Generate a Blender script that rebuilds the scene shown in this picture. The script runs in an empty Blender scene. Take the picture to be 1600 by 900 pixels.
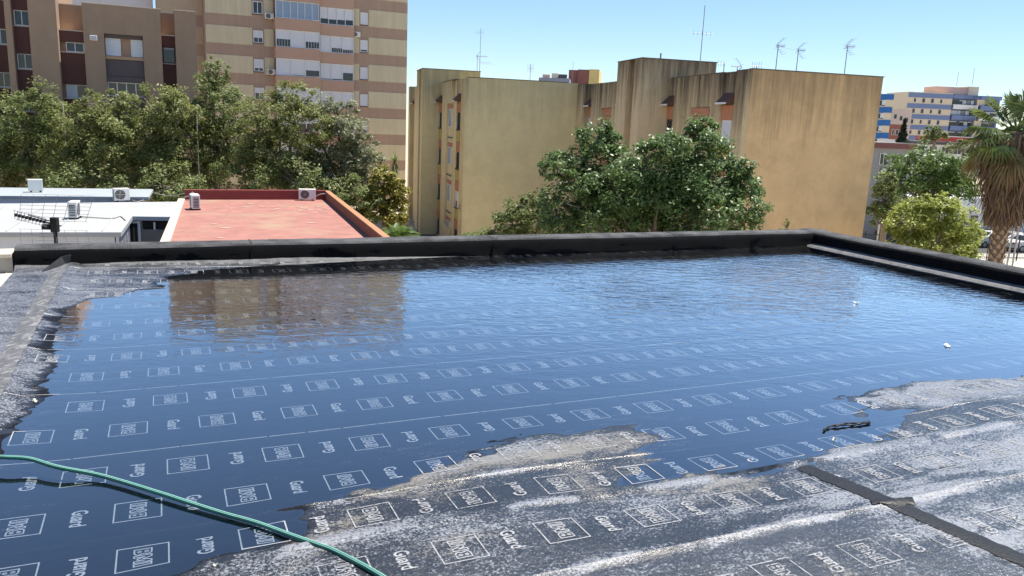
import bpy, math, random
import numpy as np
from mathutils import Vector, Matrix

# ------------------------------------------------------------------ camera, sky, sun, exposure
random.seed(7)
RNG = np.random.default_rng(7)
SC = bpy.context.scene
COL = SC.collection
F_PX, PITCH, ROLL, CAM_H = 1233.77, 0.205655, 0.0423747, 1.701
_f = np.array([0, math.cos(PITCH), -math.sin(PITCH)])
_u0 = np.array([0, math.sin(PITCH), math.cos(PITCH)])
_r0 = np.array([1.0, 0, 0])
AX_R = _r0 * math.cos(ROLL) + _u0 * math.sin(ROLL)
AX_U = -_r0 * math.sin(ROLL) + _u0 * math.cos(ROLL)
CAM = np.array([0, 0, CAM_H])
cd = bpy.data.cameras.new('camera')
cam = bpy.data.objects.new('camera', cd)
COL.objects.link(cam)
cd.sensor_width = 36.0
cd.lens = F_PX / 1600 * 36.0
cd.clip_start = 0.05
cd.clip_end = 3000
cam.matrix_world = Matrix(((AX_R[0], AX_U[0], -_f[0], 0), (AX_R[1], AX_U[1], -_f[1], 0),
                           (AX_R[2], AX_U[2], -_f[2], CAM_H), (0, 0, 0, 1)))
SC.camera = cam

SUN_AZ, SUN_EL = 30.0, 69.0          # azimuth measured from +X towards +Y
world = bpy.data.worlds.new('World')
SC.world = world
world.use_nodes = True
wn = world.node_tree.nodes
sky = wn.new('ShaderNodeTexSky')
sky.sky_type = 'NISHITA'
sky.sun_disc = False
sky.sun_elevation = math.radians(SUN_EL)
sky.sun_rotation = math.radians(90 - SUN_AZ)
sky.air_density = 1.0
sky.dust_density = 0.0
sky.ozone_density = 6.0
bg = wn['Background']
bg.inputs['Strength'].default_value = 0.082
world.node_tree.links.new(sky.outputs['Color'], bg.inputs['Color'])
sl = bpy.data.lights.new('sun', 'SUN')
sl.energy = 4.7
sl.angle = math.radians(0.53)
sl.color = (1.0, 0.93, 0.82)
sun = bpy.data.objects.new('sun', sl)
COL.objects.link(sun)
_sd = Vector((math.cos(math.radians(SUN_EL)) * math.cos(math.radians(SUN_AZ)),
              math.cos(math.radians(SUN_EL)) * math.sin(math.radians(SUN_AZ)), math.sin(math.radians(SUN_EL))))
sun.rotation_euler = _sd.to_track_quat('Z', 'Y').to_euler()
sun.location = (20, 10, 40)
SC.view_settings.view_transform = 'Standard'
SC.view_settings.look = 'None'
SC.view_settings.exposure = 1.0
SC.view_settings.gamma = 1.0
SC.render.engine = 'CYCLES'
SC.cycles.use_denoising = True
SC.cycles.max_bounces = 8
SC.cycles.transparent_max_bounces = 12
SC.cycles.caustics_reflective = False
SC.cycles.caustics_refractive = False

# ------------------------------------------------------------------ survey helpers (pixel of the photo -> place in the world)
def ray(x, y):
    return AX_R * ((x - 800) / F_PX) + AX_U * ((450 - y) / F_PX) + _f

def at(x, y, Y):
    d = ray(x, y)
    return CAM + d * (Y / d[1])

def atz(x, y, z):
    d = ray(x, y)
    return CAM + d * ((z - CAM_H) / d[2])

GRID = math.radians(24.03)
GC, GS = math.cos(GRID), math.sin(GRID)

def uvw(u, v, z=0.0):
    return (u * GC - v * GS, u * GS + v * GC, z)

class Frame:
    """s runs to the right along a facade, d outward from it, z up"""
    def __init__(self, x, y, deg):
        t = math.radians(deg)
        self.o = np.array([x, y])
        self.s = np.array([math.cos(t), math.sin(t)])
        self.n = np.array([math.sin(t), -math.cos(t)])
        self.deg = deg

    def p(self, s, d, z):
        q = self.o + self.s * s + self.n * d
        return (q[0], q[1], z)

    def hit(self, x, y, d=0.0):
        v = ray(x, y)
        t = (d - (CAM[:2] - self.o) @ self.n) / (v[:2] @ self.n)
        P = CAM + v * t
        return float((P[:2] - self.o) @ self.s), float(P[2])

GROUND = -7.7

# ------------------------------------------------------------------ materials
MATS = {}

def nodes_of(name):
    m = bpy.data.materials.new(name)
    m.use_nodes = True
    nt = m.node_tree
    return m, nt, nt.nodes, nt.links, nt.nodes['Principled BSDF']

def mat(name, color, rough=0.7, var=0.12, scale=3.0, bump=0.15, bscale=60.0, spec=0.4, metal=0.0,
        streak=None, ztop=0.0, zlen=4.0, streakcol=(0.07, 0.06, 0.045), blotch=None):
    """plain painted / mineral surface: colour noise, fine relief, optional rain streaks running down from z = ztop"""
    if name in MATS:
        return MATS[name]
    m, nt, N, L, b = nodes_of(name)
    geo = N.new('ShaderNodeNewGeometry')
    no = N.new('ShaderNodeTexNoise')
    no.inputs['Scale'].default_value = scale
    no.inputs['Detail'].default_value = 6
    no.inputs['Roughness'].default_value = 0.65
    L.new(geo.outputs['Position'], no.inputs['Vector'])
    mr = N.new('ShaderNodeMapRange')
    mr.inputs['From Min'].default_value = 0.25
    mr.inputs['From Max'].default_value = 0.75
    mr.inputs['To Min'].default_value = 1 - var
    mr.inputs['To Max'].default_value = 1 + var
    L.new(no.outputs['Fac'], mr.inputs['Value'])
    mx = N.new('ShaderNodeMix')
    mx.data_type = 'RGBA'
    mx.blend_type = 'MULTIPLY'
    mx.inputs[0].default_value = 1.0
    mx.inputs[6].default_value = (*color, 1)
    L.new(mr.outputs[0], mx.inputs[7])
    out = mx.outputs[2]
    if blotch:
        n3 = N.new('ShaderNodeTexNoise')
        n3.inputs['Scale'].default_value = blotch[1]
        n3.inputs['Detail'].default_value = 8
        n3.inputs['Roughness'].default_value = 0.7
        L.new(geo.outputs['Position'], n3.inputs['Vector'])
        r3 = N.new('ShaderNodeMapRange')
        r3.inputs['From Min'].default_value = blotch[2]
        r3.inputs['From Max'].default_value = blotch[3]
        L.new(n3.outputs['Fac'], r3.inputs['Value'])
        m3 = N.new('ShaderNodeMix')
        m3.data_type = 'RGBA'
        m3.inputs[7].default_value = (*blotch[0], 1)
        L.new(r3.outputs[0], m3.inputs[0])
        L.new(out, m3.inputs[6])
        out = m3.outputs[2]
    if streak:
        mp = N.new('ShaderNodeMapping')
        mp.inputs['Scale'].default_value = (2.6, 2.6, 0.16)
        L.new(geo.outputs['Position'], mp.inputs['Vector'])
        n2 = N.new('ShaderNodeTexNoise')
        n2.inputs['Scale'].default_value = 1.0
        n2.inputs['Detail'].default_value = 9
        n2.inputs['Roughness'].default_value = 0.72
        L.new(mp.outputs[0], n2.inputs['Vector'])
        sx = N.new('ShaderNodeSeparateXYZ')
        L.new(geo.outputs['Position'], sx.inputs[0])
        rz = N.new('ShaderNodeMapRange')
        rz.inputs['From Min'].default_value = ztop - zlen
        rz.inputs['From Max'].default_value = ztop
        rz.inputs['To Min'].default_value = -0.22
        rz.inputs['To Max'].default_value = 0.26
        L.new(sx.outputs['Z'], rz.inputs['Value'])
        ad = N.new('ShaderNodeMath')
        ad.operation = 'ADD'
        L.new(n2.outputs['Fac'], ad.inputs[0])
        L.new(rz.outputs[0], ad.inputs[1])
        r2 = N.new('ShaderNodeMapRange')
        r2.inputs['From Min'].default_value = 0.46
        r2.inputs['From Max'].default_value = 0.80
        r2.inputs['To Max'].default_value = streak
        L.new(ad.outputs[0], r2.inputs['Value'])
        m2 = N.new('ShaderNodeMix')
        m2.data_type = 'RGBA'
        m2.inputs[7].default_value = (*streakcol, 1)
        L.new(r2.outputs[0], m2.inputs[0])
        L.new(out, m2.inputs[6])
        out = m2.outputs[2]
    L.new(out, b.inputs['Base Color'])
    b.inputs['Roughness'].default_value = rough
    b.inputs['Specular IOR Level'].default_value = spec
    b.inputs['Metallic'].default_value = metal
    if bump:
        nb = N.new('ShaderNodeTexNoise')
        nb.inputs['Scale'].default_value = bscale
        nb.inputs['Detail'].default_value = 4
        L.new(geo.outputs['Position'], nb.inputs['Vector'])
        bp = N.new('ShaderNodeBump')
        bp.inputs['Strength'].default_value = bump
        bp.inputs['Distance'].default_value = 0.02
        L.new(nb.outputs['Fac'], bp.inputs['Height'])
        L.new(bp.outputs[0], b.inputs['Normal'])
    MATS[name] = m
    return m

def leafmat(name, c1, c2, gloss=0.35, trans=0.3):
    if name in MATS:
        return MATS[name]
    m, nt, N, L, b = nodes_of(name)
    geo = N.new('ShaderNodeNewGeometry')
    rp = N.new('ShaderNodeValToRGB')
    rp.color_ramp.elements[0].color = (*c1, 1)
    rp.color_ramp.elements[1].color = (*c2, 1)
    L.new(geo.outputs['Random Per Island'], rp.inputs[0])
    L.new(rp.outputs[0], b.inputs['Base Color'])
    b.inputs['Roughness'].default_value = gloss
    b.inputs['Specular IOR Level'].default_value = 0.5
    tr = N.new('ShaderNodeBsdfTranslucent')
    L.new(rp.outputs[0], tr.inputs['Color'])
    mx = N.new('ShaderNodeMixShader')
    mx.inputs[0].default_value = trans
    L.new(b.outputs[0], mx.inputs[1])
    L.new(tr.outputs[0], mx.inputs[2])
    L.new(mx.outputs[0], N['Material Output'].inputs[0])
    MATS[name] = m
    return m

def glassmat(name='window_glass', col=(0.02, 0.025, 0.03), rough=0.06):
    if name in MATS:
        return MATS[name]
    m, nt, N, L, b = nodes_of(name)
    b.inputs['Base Color'].default_value = (*col, 1)
    b.inputs['Roughness'].default_value = rough
    b.inputs['Specular IOR Level'].default_value = 0.6
    MATS[name] = m
    return m

# ------------------------------------------------------------------ mesh helpers
def props(o, label=None, cat=None, group=None, kind=None):
    if label: o['label'] = label
    if cat: o['category'] = cat
    if group: o['group'] = group
    if kind: o['kind'] = kind
    return o

def link(name, me, m=None, parent=None):
    o = bpy.data.objects.new(name, me)
    COL.objects.link(o)
    if m is not None and me is not None:
        me.materials.append(m)
    if parent is not None:
        o.parent = parent
        o.matrix_parent_inverse = parent.matrix_world.inverted() if parent.type != 'EMPTY' else Matrix.Translation(-Vector(parent.location))
    return o

def empty(name, loc, label, cat, group=None):
    o = bpy.data.objects.new(name, None)
    COL.objects.link(o)
    o.location = Vector([float(c) for c in loc])
    o.empty_display_size = 0.3
    return props(o, label, cat, group)

def np_mesh(name, V, Q, smooth=False):
    """V n x 3, Q m x k faces of equal size"""
    V = np.asarray(V, dtype=np.float32)
    Q = np.asarray(Q, dtype=np.int32)
    me = bpy.data.meshes.new(name)
    me.vertices.add(len(V))
    me.vertices.foreach_set('co', V.ravel())
    k = Q.shape[1]
    me.loops.add(Q.size)
    me.loops.foreach_set('vertex_index', Q.ravel())
    me.polygons.add(len(Q))
    me.polygons.foreach_set('loop_start', np.arange(0, Q.size, k, dtype=np.int32))
    me.polygons.foreach_set('loop_total', np.full(len(Q), k, dtype=np.int32))
    if smooth:
        me.polygons.foreach_set('use_smooth', np.ones(len(Q), dtype=bool))
    me.update(calc_edges=True)
    return me

class MB:
    def __init__(self):
        self.v = []
        self.f = []
        self.sm = False

    def hexa(self, pts):
        n = len(self.v)
        self.v += [tuple(map(float, p)) for p in pts]
        for q in ((3, 2, 1, 0), (4, 5, 6, 7), (0, 1, 5, 4), (1, 2, 6, 5), (2, 3, 7, 6), (3, 0, 4, 7)):
            self.f.append(tuple(n + i for i in q))
        return self

    def fbox(self, fr, s0, s1, d0, d1, z0, z1):
        return self.hexa([fr.p(s0, d1, z0), fr.p(s1, d1, z0), fr.p(s1, d0, z0), fr.p(s0, d0, z0),
                          fr.p(s0, d1, z1), fr.p(s1, d1, z1), fr.p(s1, d0, z1), fr.p(s0, d0, z1)])

    def box(self, x0, x1, y0, y1, z0, z1):
        return self.hexa([(x0, y0, z0), (x1, y0, z0), (x1, y1, z0), (x0, y1, z0),
                          (x0, y0, z1), (x1, y0, z1), (x1, y1, z1), (x0, y1, z1)])

    def prism(self, poly, z0, z1):
        n = len(self.v)
        k = len(poly)
        self.v += [(float(p[0]), float(p[1]), z0) for p in poly] + [(float(p[0]), float(p[1]), z1) for p in poly]
        self.f.append(tuple(n + i for i in reversed(range(k))))
        self.f.append(tuple(n + k + i for i in range(k)))
        for i in range(k):
            j = (i + 1) % k
            self.f.append((n + i, n + j, n + k + j, n + k + i))
        return self

    def tube(self, pts, radii, sides=6, cap=True):
        pts = [Vector([float(c) for c in p]) for p in pts]
        if not hasattr(radii, '__len__'):
            radii = [radii] * len(pts)
        n0 = len(self.v)
        ref = Vector((0.13, 0.31, 0.94))
        for i, p in enumerate(pts):
            t = (pts[min(i + 1, len(pts) - 1)] - pts[max(i - 1, 0)])
            t = t.normalized() if t.length > 1e-9 else Vector((0, 0, 1))
            a = t.cross(ref)
            if a.length < 0.05:
                a = t.cross(Vector((1, 0, 0)))
            a.normalize()
            b = t.cross(a)
            for k in range(sides):
                an = 2 * math.pi * k / sides
                q = p + (a * math.cos(an) + b * math.sin(an)) * radii[i]
                self.v.append(tuple(q))
        for i in range(len(pts) - 1):
            for k in range(sides):
                k2 = (k + 1) % sides
                self.f.append((n0 + i * sides + k, n0 + i * sides + k2, n0 + (i + 1) * sides + k2, n0 + (i + 1) * sides + k))
        if cap:
            self.f.append(tuple(n0 + k for k in reversed(range(sides))))
            e = n0 + (len(pts) - 1) * sides
            self.f.append(tuple(e + k for k in range(sides)))
        return self

    def quad(self, a, b, c, d):
        n = len(self.v)
        self.v += [tuple(map(float, p)) for p in (a, b, c, d)]
        self.f.append((n, n + 1, n + 2, n + 3))
        return self

    def build(self, name, m, parent=None, smooth=False, bevel=0.0):
        me = bpy.data.meshes.new(name)
        me.from_pydata(self.v, [], self.f)
        if smooth:
            for p in me.polygons:
                p.use_smooth = True
        me.update()
        o = link(name, me, m, parent)
        if bevel:
            md = o.modifiers.new('bevel', 'BEVEL')
            md.width = bevel
            md.segments = 2
        return o

# numpy value noise ------------------------------------------------
_LAT = RNG.random((256, 256))

def vnoise(x, y):
    xi = np.floor(x).astype(int)
    yi = np.floor(y).astype(int)
    fx, fy = x - xi, y - yi
    fx = fx * fx * (3 - 2 * fx)
    fy = fy * fy * (3 - 2 * fy)
    g = lambda i, j: _LAT[i % 256, j % 256]
    return (g(xi, yi) * (1 - fx) + g(xi + 1, yi) * fx) * (1 - fy) + (g(xi, yi + 1) * (1 - fx) + g(xi + 1, yi + 1) * fx) * fy

def fbm(x, y, o=4, g=0.5):
    s, a, t = 0, 1.0, 0
    for k in range(o):
        s = s + a * vnoise(x * 2 ** k + 17.3 * k, y * 2 ** k + 9.1 * k)
        t += a
        a *= g
    return s / t

def sstep(a, b, x):
    t = np.clip((x - a) / (b - a), 0, 1)
    return t * t * (3 - 2 * t)

# ------------------------------------------------------------------ ground, streets
M_ground = mat('bare_ground', (0.42, 0.36, 0.27), 0.95, 0.25, 0.4, 0.4, 8)
M_asphalt = mat('asphalt', (0.075, 0.075, 0.078), 0.9, 0.2, 2, 0.3, 90)
M_paving = mat('pale_paving', (0.42, 0.40, 0.36), 0.85, 0.12, 1.5, 0.2, 30)
g = MB()
g.quad((-900, -300, GROUND), (1200, -300, GROUND), (1200, 1500, GROUND), (-900, 1500, GROUND))
props(g.build('ground', M_ground), kind='structure')
# street beyond the yard on the right, running along the row of parked cars
STF = Frame(38.0, 70.0, 12.0)
r = MB()
r.quad(STF.p(-60, 3.0, GROUND + .006), STF.p(90, 3.0, GROUND + .006), STF.p(90, -6.5, GROUND + .006), STF.p(-60, -6.5, GROUND + .006))
props(r.build('road', M_asphalt), kind='structure')
pv = MB()
pv.fbox(STF, -60, 90, 3.0, 5.6, GROUND - .2, GROUND + .13)
props(pv.build('pavement', M_paving), kind='structure')
pv = MB()
pv.fbox(STF, -60, 90, -9.0, -6.5, GROUND - .2, GROUND + .13)
props(pv.build('pavement', M_paving), kind='structure')

# ------------------------------------------------------------------ the roof we stand on
M_plaster_own = mat('own_building_plaster', (0.5, 0.46, 0.38), 0.9)
b = MB()
b.prism([uvw(-1.9, -3)[:2], uvw(9.75, -3)[:2], uvw(9.75, 9.85)[:2], uvw(-1.9, 9.85)[:2]], GROUND - .3, -0.06)
props(b.build('building_base', M_plaster_own), kind='structure')

# outline of the puddle in roof coordinates (u along the sheets, v across them)
POND = np.array([(-0.07, 8.5), (0.0, 8.72), (0.30, 8.98), (1.0, 9.27), (1.7, 9.44), (3, 9.6), (9.7, 9.6), (9.7, 5.0), (8.4, 4.55), (7.0, 4.05), (5.95, 3.68), (5.3, 3.72), (4.9, 3.74),
                 (4.45, 3.72), (4.12, 3.60), (4.0, 3.45), (4.42, 3.36), (4.10, 3.23), (3.96, 3.08), (3.32, 3.01), (2.97, 2.96),
                 (2.27, 2.99), (1.95, 3.02), (2.1, 3.12), (2.42, 3.36), (2.56, 3.5), (2.44, 3.66), (1.89, 3.71), (1.37, 3.62),
                 (0.98, 3.40), (0.72, 3.30), (0.57, 3.27), (0.47, 3.14), (0.30, 3.03), (0.10, 2.93), (-0.05, 2.75), (-0.2, 1.9), (-0.8, 1.7), (-1.0, 2.6), (-0.95, 3.9), (-0.84, 4.59), (-0.73, 5.1),
                 (-0.76, 5.42), (-0.74, 5.82), (-0.88, 6.24), (-0.86, 7.31), (-0.74, 7.6), (-0.52, 7.9), (-0.3, 8.05), (-0.07, 8.19)])
ISLANDS = [(4.3, 3.62, .20, .05), (4.7, 3.62, .22, .045), (3.93, 3.40, .06, .03)]

def pond_sd(u, v):
    """signed distance to the puddle outline, negative inside"""
    shp = u.shape
    p = np.stack([u.ravel(), v.ravel()], -1)
    best = np.full(len(p), 1e9)
    ins = np.zeros(len(p), bool)
    n = len(POND)
    for i in range(n):
        a, c = POND[i], POND[(i + 1) % n]
        e = c - a
        w = p - a
        t = np.clip((w @ e) / (e @ e), 0, 1)
        dd = w - t[:, None] * e
        best = np.minimum(best, (dd ** 2).sum(1))
        cr = ((a[1] <= p[:, 1]) & (c[1] > p[:, 1])) | ((c[1] <= p[:, 1]) & (a[1] > p[:, 1]))
        with np.errstate(divide='ignore', invalid='ignore'):
            xs = a[0] + (p[:, 1] - a[1]) / (c[1] - a[1]) * e[0]
        ins ^= cr & (p[:, 0] < xs)
    d = np.sqrt(best)
    d[ins] *= -1
    d = d.reshape(shp)
    for (iu, iv, ru, rv) in ISLANDS:
        q = np.sqrt(((u - iu) / ru) ** 2 + ((v - iv) / rv) ** 2)
        d = np.maximum(d, (1 - q) * rv)
    return d

LINES = [4.166 + k for k in range(6)]
BEADS = [(3.30, 0.2, 2.05), (2.955, 0.35, 9.0), (2.40, 0.9, 9.0)]

def roof_z(u, v, fine=True):
    sd = pond_sd(u, v)
    ns = fbm(u * 2.2, v * 6.5, 4) - 0.5
    n2 = fbm(u * 9 + 2, v * 22 + 7, 4) - 0.5
    sd2 = sd + (ns * 0.28 + n2 * 0.16) * sstep(0.6, 0.0, np.abs(sd))
    z = np.where(sd2 < 0, np.maximum(-0.016, sd2 * 0.05), np.minimum(0.03, sd2 * 0.05))
    z = z + (fbm(u * 1.3 + 5, v * 1.3, 3) - 0.5) * 0.004
    if fine:
        z = z + (fbm(u * 9 + 3, v * 14, 3) - 0.5) * 0.0035 * sstep(-0.1, 0.1, sd)
    for (bv, u0, u1) in BEADS:
        w = (u > u0) & (u < u1)
        wob = (fbm(u * 3.0, u * 0 + bv * 7, 3) - 0.5) * 0.05
        amp = 0.010 * (0.3 + 1.2 * fbm(u * 7, u * 0 + bv, 2))
        z = z + np.where(w, amp * np.exp(-((v - bv - wob) / 0.016) ** 2), 0)
    for lv in LINES:
        z = z + 0.003 * sstep(lv - 0.03, lv - 0.015, v) * sstep(lv + 0.35, lv, v)
    # cant strip along the left edge
    z = z + 0.03 * np.exp(-((u + 0.93) / 0.09) ** 2) * sstep(-0.2, 0.3, v)
    return z, sd2

def membrane_material():
    m, nt, N, L, b = nodes_of('bitumen_membrane')
    at_ = N.new('ShaderNodeAttribute')
    at_.attribute_name = 'masks'
    sep = N.new('ShaderNodeSeparateColor')
    L.new(at_.outputs['Color'], sep.inputs[0])
    geo = N.new('ShaderNodeNewGeometry')
    mp = N.new('ShaderNodeMapping')
    mp.inputs['Rotation'].default_value = (0, 0, -GRID)
    L.new(geo.outputs['Position'], mp.inputs['Vector'])
    mp2 = N.new('ShaderNodeMapping')
    mp2.inputs['Scale'].default_value = (1.0, 2.6, 1.0)
    L.new(mp.outputs[0], mp2.inputs['Vector'])
    def noise(sc, det, src, rough=0.6, dist=0.0):
        n = N.new('ShaderNodeTexNoise')
        n.inputs['Scale'].default_value = sc
        n.inputs['Detail'].default_value = det
        n.inputs['Roughness'].default_value = rough
        n.inputs['Distortion'].default_value = dist
        L.new(src.outputs[0], n.inputs['Vector'])
        return n.outputs['Fac']
    def math_(op, a, c):
        n = N.new('ShaderNodeMath')
        n.operation = op
        for i, x in enumerate((a, c)):
            if isinstance(x, (int, float)):
                n.inputs[i].default_value = x
            else:
                L.new(x, n.inputs[i])
        return n.outputs[0]
    def mrange(x, a, c, lo=0.0, hi=1.0):
        n = N.new('ShaderNodeMapRange')
        n.interpolation_type = 'SMOOTHSTEP'
        n.inputs['From Min'].default_value = a
        n.inputs['From Max'].default_value = c
        n.inputs['To Min'].default_value = lo
        n.inputs['To Max'].default_value = hi
        L.new(x, n.inputs['Value'])
        return n.outputs[0]
    def mix(f, a, c):
        n = N.new('ShaderNodeMix')
        n.data_type = 'RGBA'
        L.new(f, n.inputs[0])
        for i, x in ((6, a), (7, c)):
            if isinstance(x, tuple):
                n.inputs[i].default_value = (*x, 1)
            else:
                L.new(x, n.inputs[i])
        return n.outputs[2]
    n_patch = noise(2.2, 6, mp2, 0.65)
    n_fine = noise(24, 8, mp2, 0.8, 0.5)
    n_spk = noise(85, 4, mp, 0.7)
    s1 = math_('ADD', math_('MULTIPLY', n_patch, 0.42), math_('MULTIPLY', n_fine, 0.58))
    s1 = math_('ADD', s1, math_('MULTIPLY', math_('SUBTRACT', n_spk, 0.5), 0.9))
    dust_glare_f = mrange(math_('ADD', s1, math_('MULTIPLY', math_('SUBTRACT', sep.outputs[0], 0.5), 0.50)), 0.48, 0.66)
    dust_glare_f = math_('MULTIPLY', dust_glare_f, mrange(sep.outputs[0], 0.0, 0.10))
    n_mud = noise(7, 7, mp2, 0.7)
    mudf = mrange(math_('ADD', math_('ADD', n_mud, math_('MULTIPLY', math_('SUBTRACT', n_spk, 0.5), 1.3)), math_('MULTIPLY', math_('SUBTRACT', sep.outputs[1], 0.5), 0.6)), 0.42, 0.85, 0, 0.95)
    mudf = math_('MULTIPLY', mudf, mrange(sep.outputs[1], 0.0, 0.10))
    bit = mix(noise(14, 5, mp2), (0.004, 0.0045, 0.006), (0.012, 0.013, 0.016))
    c = mix(mudf, bit, (0.21, 0.19, 0.155))
    c = mix(dust_glare_f, c, mix(n_spk, (0.035, 0.037, 0.042), (0.33, 0.35, 0.39)))  # pale dust with bluish sky glare and sun glints put into its colour
    L.new(c, b.inputs['Base Color'])
    L.new(mrange(dust_glare_f, 0, 1, 0.30, 0.5), b.inputs['Roughness'])
    L.new(mrange(sep.outputs[2], 0.0, 1.0, 0.06, 0.6), b.inputs['Specular IOR Level'])   # sheen only where the sheet is above water
    L.new(mrange(sep.outputs[2], 0.0, 1.0, 0.0, 0.7), b.inputs['Coat Weight'])
    b.inputs['Coat Roughness'].default_value = 0.16
    b.inputs['Coat IOR'].default_value = 1.5
    bp = N.new('ShaderNodeBump')
    bp.inputs['Strength'].default_value = 0.55
    bp.inputs['Distance'].default_value = 0.006
    L.new(math_('ADD', n_fine, math_('MULTIPLY', n_spk, 0.7)), bp.inputs['Height'])
    L.new(bp.outputs[0], b.inputs['Normal'])
    L.new(bp.outputs[0], b.inputs['Coat Normal'])
    return m

M_mem = membrane_material()
roof = props(link('roof', bpy.data.meshes.new('roof')), kind='structure')
_bm = MB()
_bm.prism([uvw(-1.85, -2.9)[:2], uvw(9.7, -2.9)[:2], uvw(9.7, 9.8)[:2], uvw(-1.85, 9.8)[:2]], -0.058, -0.036)
_bm.build('tmp', None)
_t = bpy.data.objects['tmp']
roof.data = _t.data
roof.data.materials.append(M_plaster_own)
bpy.data.objects.remove(_t)

def sheet(v0, v1, lift=0.0, du=0.028, dv=0.024, u0=-1.42, u1=9.42):
    us = np.arange(u0, u1 + du * .5, du)
    vs = np.linspace(v0, v1, max(2, int(round((v1 - v0) / dv)) + 1))
    Ug, Vg = np.meshgrid(us, vs)
    Z, sd = roof_z(Ug, Vg)
    Z = Z + lift
    X = Ug * GC - Vg * GS
    Y = Ug * GS + Vg * GC
    V = np.stack([X, Y, Z], -1).reshape(-1, 3)
    nu, nv = len(us), len(vs)
    i = np.arange(nu * nv).reshape(nv, nu)
    Q = np.stack([i[:-1, :-1], i[:-1, 1:], i[1:, 1:], i[1:, :-1]], -1).reshape(-1, 4)
    # skirt along the lower edge so that the lap has a thickness
    lo = V[:nu].copy()
    lo[:, 2] -= 0.012
    k = len(V)
    V = np.concatenate([V, lo])
    j = np.arange(nu)
    Q = np.concatenate([Q, np.stack([k + j[:-1], k + j[1:], j[1:], j[:-1]], -1)])
    me = np_mesh('membrane_sheet', V, Q, True)
    out = sstep(-0.01, 0.05, sd + (fbm(Ug * 12, Vg * 20 + 4, 3) - .5) * .08)
    near = sstep(4.6, 3.6, Vg)
    left = sstep(-0.3, -0.8, Ug)
    patch = fbm(Ug * 0.9 + 31, Vg * 2.2, 4)
    dust_glare = out * (near * (0.28 + 0.34 * sstep(0.36, 0.62, patch)) + (1 - near) * 0.55)
    dust_glare += out * 0.16 * sstep(2.0, 4.2, Ug) * near  # whiter to the lower right: dust plus painted sky glare
    dust_glare -= 0.22 * out * near * sstep(2.3, 1.4, Ug) * sstep(3.0, 2.6, Vg)
    for (bv, a, c) in BEADS:
        wob = (fbm(Ug * 3.0, Ug * 0 + bv * 7, 3) - 0.5) * 0.05
        dust_glare += 0.55 * out * ((Ug > a) & (Ug < c)) * np.exp(-((Vg - bv - wob) / 0.035) ** 2) * sstep(.3, .6, fbm(Ug * 5, Ug * 0 + bv, 2))  # white along the beads: dust and painted glints together
    strk = sstep(.35, .7, fbm(Ug * 3.5 + 11, Vg * 16, 4))
    dust_glare += 0.34 * strk * out * near * np.exp(-((Vg - 2.60) / 0.12) ** 2) * sstep(1.6, 2.6, Ug)
    dust_glare += 0.34 * strk * out * near * np.exp(-((Vg - 2.45) / 0.07) ** 2) * sstep(1.2, 2.0, Ug)
    dust_glare += 0.30 * strk * out * near * sstep(2.3, 2.0, Vg) * sstep(1.5, 3.0, Ug)
    dust_glare += 0.10 * left * out
    mud = 0.85 * sstep(0.0, 0.05, sd) * sstep(0.5, 0.1, sd) * near * (0.35 + 0.65 * sstep(0.45, 0.65, fbm(Ug * 1.6 + 8, Vg * 2.4 + 3, 3)))
    mud += 0.75 * np.exp(-(((Ug - 2.0) / .5) ** 2 + ((Vg - 3.5) / .14) ** 2)) * out
    mud += 0.65 * np.exp(-(((Ug - 1.05) / .3) ** 2 + ((Vg - 2.78) / .12) ** 2)) * out
    mud += 0.55 * np.exp(-(((Ug - 2.38) / .07) ** 2 + ((Vg - 2.05) / .3) ** 2)) * out
    silt = sstep(.48, .72, fbm(Ug * 1.1 + 21, Vg * 4.5, 4)) * sstep(-1.1, -.05, sd) * (1 - out)
    mud += 0.33 * silt
    cols = np.zeros((len(V), 4), np.float32)
    n = nu * nv
    cols[:n, 0] = np.clip(dust_glare, 0, .80).ravel()
    cols[:n, 1] = np.clip(mud, 0, 1).ravel()
    cols[:n, 2] = sstep(-0.02, 0.02, sd).ravel()
    cols[:, 3] = 1
    ca = me.color_attributes.new('masks', 'FLOAT_COLOR', 'POINT')
    ca.data.foreach_set('color', cols.ravel())
    return link('membrane_sheet', me, M_mem, roof)

SHEETS = [(-2.9, 1.2), (1.2, 2.40), (2.40, 3.30), (3.30, 4.166)] + [(4.166 + k, 5.166 + k) for k in range(5)] + [(9.166, 9.46)]
sheet_objs = []
for k, (a, c) in enumerate(SHEETS):
    sheet_objs.append(sheet(a, c, dv=0.024 if a > 1 else 0.1, du=0.028 if a > 1 else 0.1))

# print on the sheets -------------------------------------------------
def print_material():
    m = mat('white_print', (0.28, 0.29, 0.31), 0.6, 0.2, 30, 0.0, spec=0.3)
    N, L = m.node_tree.nodes, m.node_tree.links
    geo = N.new('ShaderNodeNewGeometry')
    at_ = N.new('ShaderNodeAttribute')
    at_.attribute_name = 'wear'
    n = N.new('ShaderNodeTexNoise')
    n.inputs['Scale'].default_value = 55
    n.inputs['Detail'].default_value = 5
    n.inputs['Roughness'].default_value = 0.75
    L.new(geo.outputs['Position'], n.inputs['Vector'])
    a = N.new('ShaderNodeMath')
    a.operation = 'SUBTRACT'
    L.new(n.outputs['Fac'], a.inputs[0])
    L.new(at_.outputs['Fac'], a.inputs[1])
    r = N.new('ShaderNodeMapRange')
    r.inputs['From Min'].default_value = -0.06
    r.inputs['From Max'].default_value = 0.10
    L.new(a.outputs[0], r.inputs['Value'])
    L.new(r.outputs[0], N['Principled BSDF'].inputs['Alpha'])
    return m
M_print = print_material()

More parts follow.
